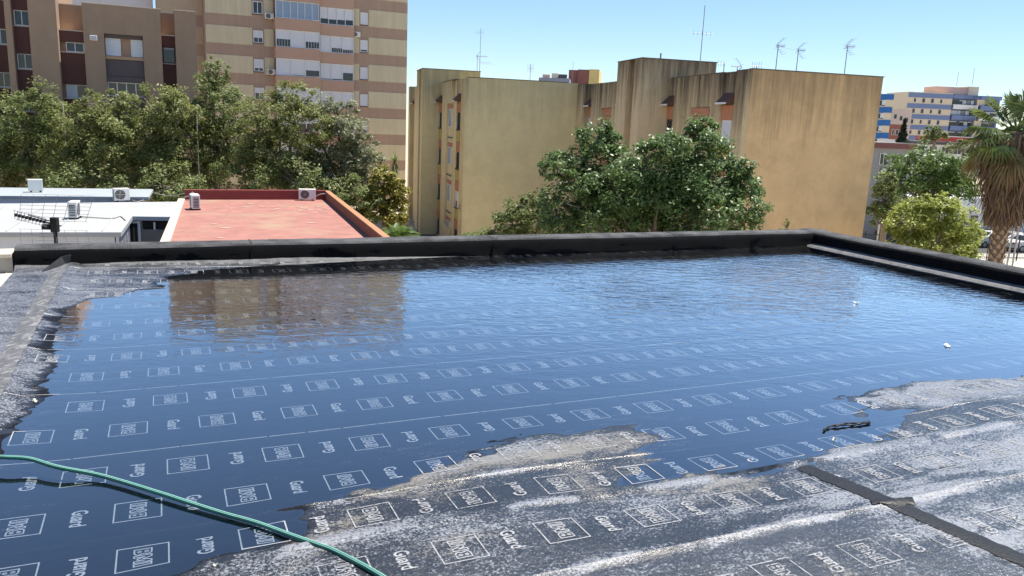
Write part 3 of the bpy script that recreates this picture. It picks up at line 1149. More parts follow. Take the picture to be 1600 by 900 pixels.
# recessed middle bay
part(brown, 'recess_wall', M_brown2, BR, (-1.12, 1.14, -1.8, -.45, GROUND, 6.25))
part(brown, 'lintel', M_greypan, BR, (-1.115, 1.135, -.45, -.2, 6.02, 6.25))
window(brown, BR, -1.08, -.2, 4.92, 6.0, -.44, panes=1, shut=1.0)
window(brown, BR, .40, 1.10, 4.92, 6.0, -.44, panes=1, shut=1.0)
part(brown, 'sill', M_brown2, BR, (-1.115, 1.135, -.45, -.1, 4.68, 4.88))
part(brown, 'panel', M_greypan, BR, (-1.115, 1.135, -.45, -.18, 3.62, 4.66), (-1.115, 1.135, -.45, -.15, 3.27, 3.60))
window(brown, BR, -1.1, 1.12, 2.35, 3.25, -.40, panes=4)
part(brown, 'panel', M_greypan, BR, (-1.115, 1.135, -.45, -.18, .7, 2.33))
window(brown, BR, -1.1, 1.12, -.5, .65, -.40, panes=4)
vb = MB().fbox(BR, -1.92, -1.50, 0, .2, 5.75, 6.05)
vb.build('vent_box', M_white, brown, bevel=.02)
vg = MB()
for k in range(5):
    vg.fbox(BR, -1.88, -1.54, .2, .212, 5.79 + k * .048, 5.81 + k * .048)
vg.build('vent_slats', M_greymetal, brown)['kind'] = 'stuff'

# pale building seen over its roof
A = at(160, -4, 80)
PB = Frame(A[0], A[1], 24)
pale = empty('apartment_building', PB.p(0, 0, GROUND), 'pale grey apartment building peeping above the brown roof at the top left', 'building')
part(pale, 'wall', mat('pale_grey_render', (0.62, 0.60, 0.60), 0.85, .05), PB, (-8, 4.4, -12, 0, GROUND, 16))
for k in range(3):
    for j in range(4):
        s_, z_ = -6.2 + j * 2.8, 9.35 + 2.8 * k
        window(pale, PB, s_, s_ + .95, z_, z_ + 1.2, .0, panes=2, depth=.05)

# ------------------------------------------------------------------ striped tower
A = at(637, 7, 88)
TW = Frame(A[0], A[1], 24)
M_band = mat('tower_brown', (0.42, 0.295, 0.22), 0.9, .06, .8, .15, 20, streak=.22, ztop=21.5, zlen=60, streakcol=(0.16, 0.13, 0.10))
M_band2 = mat('tower_bay_brown', (0.47, 0.31, 0.23), 0.9, .06, .8, .15, 20)
M_creamt = mat('tower_cream', (0.64, 0.565, 0.39), 0.9, .06, .8, .15, 20, streak=.22, ztop=21.5, zlen=60, streakcol=(0.16, 0.13, 0.10))
M_wing = mat('tower_wing_tan', (0.46, 0.36, 0.25), 0.9, .06, .8, .15, 20)
tower = empty('tower_block', TW.p(0, 0, GROUND), 'tall tower block with brown and cream stripes and white glazed balconies', 'building')
part(tower, 'wall', M_band, TW, (-20.2, 0, -15, 0, GROUND, 21.6))
part(tower, 'side_wing', M_band, TW, (-24.5, -20.2, -15, -2.5, GROUND, 21.0))
ST = 2.755
rs = random.Random(3)
for k in range(-5, 7):
    z0 = 8.2 + ST * k
    if z0 + 1.7 > 21.5:
        continue
    for (a, c) in ((-20.15, -15.85), (-14.72, -13.80), (-5.78, -5.15), (-4.18, -.02)):
        part(tower, 'cream_panel', M_creamt, TW, (a, c, -.1, .035, z0, z0 + 1.67))
    part(tower, 'wing_panel', M_wing, TW, (-24.4, -20.25, -2.6, -2.46, z0 - .1, z0 + 1.55))
    sh = rs.choice([.45, .6, .75])
    if k == 1: sh = 0.02
    window(tower, TW, -15.75, -14.83, z0 + .28, z0 + 1.45, .0, panes=2, shut=sh, depth=.08)
    window(tower, TW, -5.06, -4.28, z0 + .15, z0 + 1.35, .0, panes=1, shut=rs.choice([1, 1, .85]), depth=.08)
    part(tower, 'sill', M_greypan, TW, (-15.8, -14.8, 0, .1, z0 + .2, z0 + .275), (-5.1, -4.24, 0, .1, z0 + .07, z0 + .145))
    # bays
    part(tower, 'bay_parapet', M_band2, TW, (-13.77, -9.36, -.1, 1.1, z0 + 1.68, z0 + ST - .02))
    part(tower, 'bay_parapet', M_band2, TW, (-9.34, -5.82, -.1, .55, z0 + 1.5, z0 + ST - .2))
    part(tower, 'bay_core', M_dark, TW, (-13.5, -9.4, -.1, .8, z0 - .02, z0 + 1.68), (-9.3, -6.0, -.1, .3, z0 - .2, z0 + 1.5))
    if k == 1:
        window(tower, TW, -13.7, -9.45, z0 - .0, z0 + 1.66, .9, panes=6, shuts=[0, 0, 0, 0, 0, 0], glass=glassmat('blue_glass', (0.25, 0.33, 0.45), .08), depth=.12)
        window(tower, TW, -9.28, -5.86, z0 - .18, z0 + 1.48, .36, panes=4, shuts=[.68, .7, .68, .66], depth=.12)
    else:
        pat = {0: ([.55, 1, .6], [1, .72, .78]), -1: ([1, .97, .62], [.95, .93, .5]), -2: ([1, 1, 1], [1, 1, .9])}.get(k, ([rs.choice([1, .6, .5]) for _ in range(3)], [rs.choice([1, .7, .5]) for _ in range(3)]))
        window(tower, TW, -13.72, -9.42, z0 - .0, z0 + 1.66, .9, panes=3, shuts=pat[0], depth=.12, bars=(k == 0))
        window(tower, TW, -9.28, -5.86, z0 - .18, z0 + 1.48, .36, panes=3, shuts=pat[1], depth=.12, bars=(k == 0))

def ac_unit(name, fr, s, d, z, w_, h_, dp, label, group='outdoor air conditioning units', parent=None, face=1, fan=.5):
    """box with a round fan grille on its front, feet and a slotted side"""
    if parent is None:
        t = empty(name, fr.p(s, d - dp / 2, z), label, 'air conditioner', group)
    else:
        t = parent
    body = MB().fbox(fr, s - w_ / 2, s + w_ / 2, d - dp, d, z + .06, z + h_)
    bo = body.build('casing' if parent is None else 'air_conditioner', mat('ac_casing', (0.70, 0.69, 0.66), 0.5, .06, 6, 0), t, bevel=.015)
    par = t if parent is None else bo
    cs, cz, rr = s - w_ * .14, z + .06 + (h_ - .06) * .5, min(w_, h_) * .36
    gm = MB()
    k = 20
    n = len(gm.v)
    gm.v += [fr.p(cs + rr * math.cos(2 * math.pi * i / k), d + .004, cz + rr * math.sin(2 * math.pi * i / k)) for i in range(k)]
    gm.f.append(tuple(range(k)))
    gm.build('fan_opening', M_black, par)
    gg = MB()
    for q in (1.0, .72, .45, .2):
        pts = [fr.p(cs + rr * q * math.cos(2 * math.pi * i / k), d + .012, cz + rr * q * math.sin(2 * math.pi * i / k)) for i in range(k + 1)]
        gg.tube(pts, .008, 4, False)
    for i in range(6):
        a = math.pi * i / 6
        gg.tube([fr.p(cs - rr * math.cos(a), d + .014, cz - rr * math.sin(a)), fr.p(cs + rr * math.cos(a), d + .014, cz + rr * math.sin(a))], .006, 4)
    gg.build('fan_grille', M_greymetal, par)['kind'] = 'stuff'
    for side in (-1, 1):
        sg = MB()
        for q in range(7):
            zz = z + .12 + q * (h_ - .2) / 7
            s2 = s + side * w_ / 2
            sg.fbox(fr, min(s2, s2 + side * .006), max(s2, s2 + side * .006), d - dp * .85, d - dp * .2, zz, zz + (h_ - .2) / 12)
        sg.build('side_slots', M_black, par)['kind'] = 'stuff'
        MB().fbox(fr, s + side * w_ * .32 - .04, s + side * w_ * .32 + .04, d - dp - .03, d + .03, z - .004, z + .06).build('foot', M_black, par)
    return t

for (s_, z_, d_) in ((-14.2, 10.75, .035), (-14.1, 7.0 - 1.6, .035), (-5.55, 9.7, .0)):
    ac_unit('', TW, s_, d_ + .36, z_, .85, .6, .34, '', parent=tower)

# ------------------------------------------------------------------ tan staggered apartment blocks
A0 = at(1177, 108, 39.5)
ZT = float(A0[2])
TH = 14.0
def M_tan(name, col, streak, zt, **k):
    return mat(name, col, 0.92, .10, 1.1, .25, 18, 0.25, streak=streak, ztop=zt, zlen=5.0, **k)
M_tanA = M_tan('tan_gable', (0.72, 0.50, 0.27), .55, ZT, blotch=((0.55, 0.39, 0.21), .8, .45, .75))
M_tanAside = M_tan('tan_window_wall', (0.58, 0.46, 0.28), .97, ZT)
M_oliveA = M_tan('olive_gable', (0.72, 0.61, 0.34), .26, ZT)
M_oliveB = M_tan('olive_window_wall', (0.70, 0.59, 0.33), .5, ZT)
M_stair = M_tan('stair_tower', (0.62, 0.50, 0.32), .8, ZT + .95)
M_orange = mat('orange_panel', (0.52, 0.30, 0.07), 0.9, .1, 3, .1)
M_salmon = mat('salmon_band', (0.47, 0.21, 0.12), 0.9, .1, 3, .1)
M_awn = mat('brown_tile_hood', (0.12, 0.065, 0.05), 0.85, .2, 6, .2)
M_topdark = mat('dark_coping', (0.13, 0.11, 0.085), .9, .2, 3, .2)

def lattice(parent, fr, s0, s1, z0, z1, d):
    o = part(parent, 'lattice_surround', M_salmon, fr, (s0 - .15, s1 + .15, d, d + .06, z1, z1 + .32))
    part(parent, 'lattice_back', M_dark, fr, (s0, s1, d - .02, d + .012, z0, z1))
    m_ = MB()
    nz = 6
    ns = 6
    hz, hs = (z1 - z0) / nz, (s1 - s0) / ns
    for i in range(nz + 1):
        m_.fbox(fr, s0, s1, d, d + .075, z0 + i * hz - .032, z0 + i * hz + .032)
    for i in range(nz):
        for j in range(ns + 1):
            x = s0 + (j + (.5 if i % 2 else 0)) * hs
            if x > s1 - .05: x = s1 - .05
            m_.fbox(fr, x - .06, x + .06, d, d + .072, z0 + i * hz + .032, z0 + (i + 1) * hz - .032)
    m_.build('lattice_screen', mat('lattice_brick', (0.50, 0.29, 0.16), .9, .15, 5, .1), parent)['kind'] = 'stuff'

def hood(parent, fr, s0, s1, z, d0, d1):
    m_ = MB()
    m_.hexa([fr.p(s0, d1, z), fr.p(s1, d1, z), fr.p(s1, d0, z), fr.p(s0, d0, z),
             fr.p(s0, d1, z + .06), fr.p(s1, d1, z + .06), fr.p(s1, d0, z + .55), fr.p(s0, d0, z + .55)])
    m_.build('tiled_hood', M_awn, parent)
    part(parent, 'hood_edge', M_white, fr, (s0, s1, d1, d1 + .03, z - .04, z + .05))

def window_bay(parent, fr, s0, s1, d, wall, panel_m, shut, zt, top_hood=True):
    """recessed strip of windows: per storey a salmon band, a window and an orange panel"""
    part(parent, 'bay_back', wall, fr, (s0, s1, d - .25, d, GROUND, zt - .05))
    if top_hood:
        hood(parent, fr, s0 + .003, s1 - .003, zt - 1.62, d, d + .5)
    for k in range(4):
        zz = zt - 2.42 - k * 2.85
        part(parent, 'salmon_band', M_salmon, fr, (s0 + .004, s1 - .004, d, d + .10, zz, zz + .72))
        window(parent, fr, s0 + .08, s1 - .08, zz - 1.22, zz - .01, d, panes=2 if not shut[k] else 1, shut=shut[k], depth=.06, fw=.05, frame=M_greypan if not shut[k] else None)
        part(parent, 'sill', M_topdark, fr, (s0 + .003, s1 - .003, d, d + .16, zz - 1.30, zz - 1.225))
        part(parent, 'orange_panel', panel_m, fr, (s0 + .004, s1 - .004, d, d + .09, zz - 2.1, zz - 1.31))

def block(o_ab, gable, side, stair, panelmat, label, shuts, latt, dd):
    p1, b1, p2, md, p3, b2 = dd
    P0 = np.array([A0[0], A0[1]])
    th = math.radians(TH)
    av = np.array([math.cos(th), math.sin(th)])
    bv = np.array([-math.sin(th), math.cos(th)])
    O = P0 + av * o_ab[0] + bv * o_ab[1]
    G = Frame(O[0], O[1], TH)          # gable frame: s = a, d = -b
    S = Frame(O[0], O[1], TH - 90)     # left wall frame: s = -b, d = -a
    e = empty('apartment_block', G.p(0, 0, GROUND), label, 'building')
    bx = lambda name, m, a0, a1, b0, b1, z0, z1: part(e, name, m, G, (a0, a1, -b1, -b0, z0, z1))
    bx('gable_wall', gable, 0.002, 8.12 if o_ab[0] < -1 else 7.29, 0.0, 0.35, GROUND, ZT)
    bx('wall', side, 0.75, 7.27, 0.352, 21.0, GROUND, ZT - .03)
    bx('wall_pier', side, -p1, .75, 0.004, 1.05, GROUND, ZT - .004)
    bx('wall_pier', side, -p2, .75, 2.15, 3.25, GROUND, ZT - .1)
    bx('wall_pier', side, -p3, .75, 5.5, 7.75, GROUND, ZT - .1)
    bx('wall_head', side, -p3 + .003, .75, 3.25, 5.5, ZT - 1.75, ZT - .102)
    bx('wall_foot', side, -p3 + .003, .75, 3.25, 5.5, GROUND, GROUND + 1.3)
    bx('coping', M_topdark, -.02, 7.33, -.03, .38, ZT + .002, ZT + .05)
    bx('coping', M_topdark, -p3 - .03, .77, 2.12, 7.78, ZT - .098, ZT - .05)
    window_bay(e, S, -2.15, -1.05, b1, side, panelmat, shuts[0], ZT)
    window_bay(e, S, -8.6, -7.75, b2, side, panelmat, shuts[1], ZT)
    # lattice / window column in the middle of the wall
    part(e, 'bay_back', side, S, (-5.5, -3.25, -.75, md, GROUND + 1.3, ZT - 1.75))
    for k in range(4):
        zz = ZT - 2.15 - k * 2.85
        if latt[k]:
            lattice(e, S, -5.25, -3.5, zz - 1.45, zz, md)
        else:
            part(e, 'lintel', M_salmon, S, (-5.4, -3.35, md, md + .05, zz + .02, zz + .3))
            window(e, S, -4.9, -3.7, zz - 1.35, zz, md, panes=2, depth=.07, glass=glassmat('bluish_glass', (.06, .09, .13)))
            part(e, 'ledge', M_topdark, S, (-5.4, -3.35, md, md + .07, zz - 2.2, zz - 2.12))
    # stair tower
    zs = ZT + .95
    bx('stair_tower', stair, -2.2, 2.5, 8.6, 9.7, GROUND, zs)
    bx('stair_tower', stair, -1.75, 2.49, 9.7, 10.75, GROUND, zs - .02)
    bx('stair_tower', stair, -2.2, 2.5, 10.75, 12.5, GROUND, zs - .004)
    bx('stair_coping', M_topdark, -2.24, 2.54, 8.56, 12.54, zs + .002, zs + .05)
    for k in range(4):
        zz = zs - 2.55 - 2.85 * k
        part(e, 'orange_panel', panelmat, S, (-10.7, -9.75, 1.75, 1.80, zz + .02, zz + 1.75))
        window(e, S, -10.6, -9.85, zz - 1.1, zz, 1.75, panes=1, depth=.06, frame=M_topdark)
    # rear half of the wall
    bx('wall_pier', side, -1.65, .75, 13.4, 14.6, GROUND, ZT - .1)
    bx('wall_pier', side, -1.65, .75, 16.6, 18.75, GROUND, ZT - .1)
    bx('wall_head', side, -1.648, .75, 14.6, 16.6, ZT - 1.75, ZT - .102)
    bx('wall_pier', side, -1.95, .75, 19.85, 21.08, GROUND, ZT - .05)
    part(e, 'bay_back', side, S, (-16.6, -14.6, -.75, 1.45, GROUND, ZT - 1.75))
    window_bay(e, S, -13.4, -12.5, 1.35, side, panelmat, shuts[1], ZT)
    window_bay(e, S, -19.85, -18.75, 1.35, side, panelmat, shuts[0], ZT)
    for k in range(4):
        zz = ZT - 2.15 - k * 2.85
        lattice(e, S, -16.4, -14.85, zz - 1.45, zz, 1.45)
    return e, G, S

blkA, GA, SA = block((0, 0), M_tanA, M_tanAside, M_stair, M_orange, 'weathered tan apartment block with a large blank gable wall, right of centre',
                     [[1, .3, .5, 1], [0, .5, 0, 1]], [1, 1, 1, 1], (.28, .22, .42, .36, .42, .34))
blkB, GB, SB = block((-10.02, 21.09), M_oliveA, M_oliveB, M_oliveB, mat('ochre_panel', (0.50, 0.38, 0.12), .9), 'olive yellow apartment block with blank gable wall beside the striped tower',
                     [[0, 0, .6, 0], [0, 0, 0, 0]], [0, 0, 0, 0], (.22, .34, .46, .52, .68, .70))
# cables on the facade of the olive block
cb = MB()
for zz, sag in ((-4.35, .3), (-4.6, .15)):
    pts = [SB.p(-9.2 + 9.0 * t, .3 + (1.9 if t < .05 else 0), zz - sag * math.sin(math.pi * t)) for t in np.linspace(0.06, 1, 14)]
    cb.tube(pts, .018, 4)
cb.build('facade_cables', M_black, blkB)['kind'] = 'stuff'

# ------------------------------------------------------------------ distant buildings
def slab(name, label, x0, x1, ytop, D, deg, wall, zb=GROUND, depth=12):
    A = at(x0, ytop, D)
    fr = Frame(A[0], A[1], deg)
    s1, _ = fr.hit(x1, ytop)
    e = empty(name, fr.p(0, 0, zb), label, 'building')
    part(e, 'wall', wall, fr, (0, s1, -depth, 0, zb, float(A[2])))
    return e, fr, s1, float(A[2])

M_farblue = mat('slate_blue_band', (0.17, 0.23, 0.40), .9, .05)
M_farcream = mat('far_cream', (0.66, 0.57, 0.43), .9, .05)
M_deepblue = mat('deep_blue_band', (0.03, 0.14, 0.40), .8, .08)
M_farpink = mat('far_pink', (0.60, 0.40, 0.32), .9, .05)
M_brick = mat('far_brick', (0.24, 0.10, 0.085), .9, .1)
# blue and cream banded block
e, fr, s1, zt = slab('apartment_block', 'apartment block with slate blue and cream bands on the right skyline', 1421, 1490, 143, 230, 4, M_farcream)
sE = fr.hit(1569, 146)[0]
part(e, 'wall', M_farblue, fr, (s1, sE, -12, -1.2, GROUND, zt - .6))
step = 2.95
for k in range(8):
    z_ = zt - 1.5 - k * step
    part(e, 'blue_band', M_farblue, fr, (-.05, s1, -.2, .12, z_, z_ + 1.25))
    for j in range(4):
        s_ = s1 * (.12 + .2 * j)
        window(e, fr, s_, s_ + .75, z_ - 1.35, z_ - .2, .0, panes=1, depth=.08, frame=M_farblue if (j + k) % 3 else M_white)
    # glazed balconies to the right
    wv = [(s1 + .4, s1 + 7.4), (sE - 11.5, sE - 7.3), (sE - 6.5, sE - .4)]
    for (a, c) in wv:
        part(e, 'balcony', M_white if (k + int(a)) % 3 == 1 else M_farblue, fr, (a, c, -1.2, .35, z_ - 2.7, z_ - 1.45))
        window(e, fr, a + .2, c - .2, z_ - 1.43, z_ - .1, -1.1, panes=3, shuts=[rs.choice([0, .2, .9]) for _ in range(3)], depth=.1, frame=M_farblue)
        part(e, 'blue_band', M_farblue, fr, (a, c, -1.2, .1, z_ + .2, z_ + 1.25))
    part(e, 'cream_strip', M_farcream, fr, (s1 + 7.8, s1 + 10.0, -1.2, -.6, z_ - 1.5, z_ + .2))
P_ = fr.hit(1473, 131)
part(e, 'roof_house', M_farpink, fr, (P_[0], P_[0] + 9.5, -9, -3, zt, zt + 2.0))
part(e, 'roof_house', M_farcream, fr, (P_[0] + 9.5, P_[0] + 12.5, -9, -2.5, zt - 1.2, zt + 2.3))
# deep blue banded tower partly hidden by the tan gable
e, fr, s1, zt = slab('tower_block', 'tower with deep blue wavy bands at the edge of the tan gable', 1366, 1397, 146, 190, -4, M_farcream)
for k in range(6):
    z_ = zt - 1.3 - k * 2.95
    part(e, 'blue_band', M_deepblue, fr, (-.1, s1 * .55, -.2, .25, z_ - .1, z_ + 1.2), (s1 * .55, s1 + .05, -.2, .12, z_, z_ + 1.3))
    window(e, fr, s1 * .3, s1 * .62, z_ - 1.5, z_ - .15, .0, panes=2, shuts=[0, .8])
# pinkish houses between them
e, fr, s1, zt = slab('house', 'pinkish terraced house between the two blue banded blocks', 1393, 1426, 170, 215, 3, mat('far_pale_pink', (0.60, 0.50, 0.44), .9))
for k in range(3):
    window(e, fr, s1 * .15 + k * 1.6, s1 * .15 + k * 1.6 + .9, zt - 2.6 - k * .4, zt - 1.3 - k * .4, .0, panes=1)
e, fr, s1, zt = slab('house', 'dark brick house below the pinkish one, left of the cypress', 1393, 1412, 194, 200, 3, M_brick)
window(e, fr, s1 * .4, s1 * .65, zt - 2.6, zt - 1.2, .0, panes=1)
window(e, fr, s1 * .1, s1 * .3, zt - 2.6, zt - 1.2, .0, panes=1)
# low buildings with red awning and white roofs
e, fr, s1, zt = slab('low_building', 'low white building with a long red awning under the blue banded block', 1428, 1530, 219, 130, 2, mat('far_white', (.66, .66, .66), .8))
part(e, 'red_awning', mat('red_awning', (0.36, 0.06, 0.05), .8), fr, (s1 * .12, s1 * .98, -2, .6, zt + .05, zt + .75))
part(e, 'roof_edge', M_greypan, fr, (-.5, s1, -4, .4, zt - .55, zt - .15))
for j in range(5):
    window(e, fr, s1 * (.06 + .19 * j), s1 * (.06 + .19 * j) + 1.3, zt - 2.0, zt - .8, 0.0, panes=2)
e, fr, s1, zt = slab('low_building', 'low grey building with a maroon roof edge right of the tan gable', 1362, 1428, 230, 75, 3, mat('grey_render', (.36, .34, .31), .9))
part(e, 'roof_edge', M_brick, fr, (-.2, s1 + .2, -8, .25, zt - .05, zt + .42))
part(e, 'roof', M_paving, fr, (-.1, s1 + .1, -8, .15, zt + .422, zt + .5))
for j in range(3):
    window(e, fr, s1 * (.22 + .27 * j), s1 * (.22 + .27 * j) + .75, zt - 1.6, zt - .5, 0.0, panes=2)
part(e, 'lamp_box', M_white, fr, (s1 * .30, s1 * .30 + .3, 0, .3, zt - 2.3, zt - 1.9))
# red and yellow block behind the olive roof
e, fr, s1, zt = slab('apartment_block', 'distant maroon and yellow stair house above the olive roof', 889, 921, 109, 120, -8, M_brick)
s2 = fr.hit(937, 107)[0]
part(e, 'wall', mat('far_yellow', (.62, .50, .22), .9), fr, (s1, s2, -8, .3, GROUND, zt + .15))
part(e, 'wall', M_brick, fr, (s1 * .45, s1, -4, .25, GROUND, zt + .08))
e, fr, s1, zt = slab('apartment_block', 'distant grey blue flat roof edge left of the maroon stair house', 842, 890, 121, 115, -6, mat('far_greyblue', (.22, .27, .36), .9))
part(e, 'roof_vent', M_greypan, fr, (s1 * .62, s1 * .62 + 1.2, -2, -1, zt, zt + .6))
part(e, 'roof_vent', M_farpink, fr, (s1 * .1, s1 * .1 + 1.0, -2, -1, zt, zt + .5))
part(e, 'roof_vent', M_farcream, fr, (s1 * .4, s1 * .4 + .9, -2, -1, zt, zt + .7))
# white school-like building beyond the street, with a shallow curved roof
A = at(1470, 318, 74)
WB = Frame(A[0], A[1], 10)
zw = float(A[2])
wbld = empty('low_building', WB.p(0, 0, GROUND), 'white two-storey building with a shallow curved roof behind the palm', 'building')
M_wall_w = mat('white_render', (.62, .63, .66), .8, .05)
part(wbld, 'wall', M_wall_w, WB, (-3, 20, -10, 0, GROUND, zw - .75))
rm = MB()
for i in range(12):
    a0, a1 = i / 12, (i + 1) / 12
    h = lambda t: .95 * math.sin(math.pi * min(1, max(0, t)))
    sa, sb = -3.3 + 12.6 * a0, -3.3 + 12.6 * a1
    rm.hexa([WB.p(sa, .5, zw - .75), WB.p(sb, .5, zw - .75), WB.p(sb, -10, zw - .75), WB.p(sa, -10, zw - .75),
             WB.p(sa, .5, zw - .3 + h(a0)), WB.p(sb, .5, zw - .3 + h(a1)), WB.p(sb, -10, zw - .3 + h(a0) + .3), WB.p(sa, -10, zw - .3 + h(a1) + .3)])
rm.build('curved_roof', M_white, wbld)
part(wbld, 'roof', M_white, WB, (9.4, 20.2, -10, .4, zw - .74, zw - .4))
for j in range(9):
    s_ = -2.4 + j * 2.35
    window(wbld, WB, s_, s_ + 1.85, zw - 2.0, zw - .95, .0, panes=2, shuts=[rs.choice([0, .35, .5]), 0])
    window(wbld, WB, s_, s_ + 1.85, zw - 4.4, zw - 3.1, .0, panes=2)

# ------------------------------------------------------------------ white sheds and red roof below the parapet
ZR = -2.6
M_sheet_w = mat('white_roof_sheet', (0.37, 0.385, 0.39), 0.55, .07, .9, .1, 12, blotch=((0.31, 0.31, 0.29), .6, .55, .75))
M_sheet_b = mat('bluish_roof_sheet', (0.32, 0.36, 0.385), 0.55, .06, .9, .1, 12)
M_shadewall = mat('white_shed_wall', (0.62, 0.64, 0.70), 0.8, .05)
shed = empty('shed', (-20, 30, GROUND), 'white flat-roofed shed with glazed porch below the left parapet', 'building')
far_poly = [(-32.5, 36.0), (-18.8, 40.98), (-17.3, 37.2), (-31.2, 32.2)]
near_poly = [(-31.5, 29.6), (-22.19, 33.85), (-15.87, 37.46), (-13.76, 31.93), (-15.38, 31.56), (-13.74, 27.31), (-17.27, 26.2), (-28.5, 22.6)]
shed2 = empty('shed', (-25, 36, GROUND), 'pale blue-white shed roof along the foot of the left trees', 'building')
MB().prism(far_poly, ZR + .06, ZR + .18).build('roof', M_sheet_b, shed2)
MB().prism([(-32.2, 35.8), (-19.0, 40.6), (-17.7, 37.3), (-30.9, 32.5)], GROUND, ZR + .058).build('wall', M_shadewall, shed2)
MB().prism(near_poly, ZR - .16, ZR).build('roof', M_sheet_w, shed)
MB().prism([(-31.2, 29.7), (-22.3, 33.6), (-16.1, 37.1), (-14.2, 32.3), (-15.75, 31.8), (-14.05, 27.45), (-17.3, 26.45), (-28.4, 22.85)], GROUND, ZR - .162).build('wall', M_shadewall, shed)
# roof ribs (sheet joints)
for j in range(11):
    t = j / 10
    a = np.array((-28.4, 22.9)) * (1 - t) + np.array((-14.4, 27.3)) * t
    c = a + np.array((-2.9, 7.2)) * (.95 if t < .9 else .6)
    MB().tube([(a[0], a[1], ZR + .012), (c[0], c[1], ZR + .012)], .022, 5).build('roof_rib', M_sheet_w, shed)
# porch side: glazed doors facing the red roof
pd = np.array((-14.05, 27.45)) - np.array((-15.75, 31.8))
PF = Frame(-15.75, 31.8, math.degrees(math.atan2(pd[1], pd[0])))
PF.n = -PF.n if (PF.n @ np.array([1.0, 0.4])) < 0 else PF.n
ln = float(np.linalg.norm(pd))
for j in range(4):
    a, c = ln * j / 4 + .05, ln * (j + 1) / 4 - .05
    window(shed, PF, a, c, ZR - 3.2, ZR - .2, .03, panes=2, fw=.09, shuts=[.0, 0], depth=.09)
BF = Frame(-15.75, 31.75, 14)
window(shed, BF, -.1, .55, ZR - 3.2, ZR - .2, .05, panes=1, fw=.10, frame=M_white)
MB().fbox(BF, .62, 2.6, -.3, .1, GROUND, ZR - .55).build('grey_door', mat('grey_door', (.20, .20, .19), .7), shed)
MB().fbox(BF, .62, 2.6, -.3, .04, ZR - .54, ZR - .18).build('door_head', M_dark, shed)
MB().fbox(BF, 1.05, 1.12, .0, .12, ZR - .55, ZR - .25).build('door_post', M_white, shed)
MB().fbox(BF, 1.75, 1.82, .0, .12, ZR - .55, ZR - .25).build('door_post', M_white, shed)

M_red = mat('red_roof_paint', (0.30, 0.140, 0.115), 0.8, .22, 1.6, .2, 20, blotch=((0.31, 0.22, 0.15), .35, .50, .72))
M_redwall = mat('dark_red_parapet', (0.22, 0.05, 0.045), 0.85, .15, 2, .2)
M_terra = mat('terracotta_coping', (0.34, 0.18, 0.095), 0.85, .15, 3, .2)
red = empty('outbuilding', (-9, 33, GROUND), 'low outbuilding with a faded red roof and brick parapets below the wet roof', 'building')
RA, RB, RC, RD = np.array((-16.07, 38.34)), np.array((-9.9, 41.1)), np.array((-3.05, 22.4)), np.array((-9.7, 21.4))
MB().prism([RD, RC, RB, RA], GROUND, ZR).build('roof', M_red, red)
def lip(p, q, w_, z0, z1, m, name):
    p, q = np.array(p, float), np.array(q, float)
    t = (q - p) / np.linalg.norm(q - p)
    n = np.array([t[1], -t[0]]) * w_
    return MB().prism([p, q, q + n, p + n][::-1], z0, z1).build(name, m, red)
lip(RB + (.0, 0), RA, .25, GROUND, ZR + .42, M_redwall, 'parapet')
lip(RB + (.02, .02), RA + (-.02, .02), .30, ZR + .422, ZR + .47, M_redwall, 'coping')
lip(RC, RB + (-.1, .28), .20, GROUND, ZR + .40, mat('brick_parapet', (0.20, 0.085, 0.055), .9, .25, 4, .3), 'parapet')
lip(RC + (-.02, 0), RB + (-.12, .30), .24, ZR + .402, ZR + .45, M_terra, 'coping')
lip(RA, RD, .30, GROUND, ZR + .06, mat('pale_edge', (.47, .42, .36), .9, .2), 'roof_edge')
# flakes of peeling paint and rubble on the red roof
fl = MB()
for i in range(46):
    t, s_ = random.random(), random.random()
    base = RD * (1 - t) + RA * t
    oth = RC * (1 - t) + RB * t
    p = base * (1 - s_) + oth * s_
    if i < 30:
        p = (RD * .22 + RA * .78) * .35 + (RC * .22 + RB * .78) * .65 + RNG.normal(0, 1, 2) * (1.6, .9)
    r_ = .04 + .12 * random.random()
    k = 5
    n = len(fl.v)
    fl.v += [(p[0] + r_ * 1.6 * math.cos(a + i), p[1] + r_ * math.sin(a + i), ZR + .012) for a in np.linspace(0, 5, k)]
    fl.v += [(p[0], p[1], ZR + .03)]
    fl.f += [(n + j, n + (j + 1) % k, n + k) for j in range(k)]
fl.build('paint_flakes', mat('paint_flake', (.42, .27, .23), .9), red)['kind'] = 'stuff'

# air conditioners
def ac_at(x, y, D, deg, w_, h_, dp, label, zb):
    p = at(x, y, D)
    p = atz(x, y, zb)
    fr = Frame(p[0], p[1], deg)
    return ac_unit('air_conditioner', fr, 0, dp / 2, zb, w_, h_, dp, label)
ac_at(56, 300, 38, 212, .60, .60, .36, 'white air conditioner standing at the far left edge of the shed roofs', ZR + .185)
ac_at(190, 315, 34, 42, .66, .62, .32, 'white air conditioner with a visible round fan, rightmost on the shed roofs', ZR + .006)
ac_at(117, 341, 31, 108, .70, .66, .32, 'air conditioner turned narrow side on, right behind the black antenna', ZR + .006)
ac_at(480, 313, 38, 16, .84, .58, .34, 'air conditioner by the far parapet of the red roof, fan facing the camera', ZR + .006)
ac_at(305, 327, 36, -62, .75, .66, .34, 'small air conditioner at the left edge of the red roof', ZR + .006)

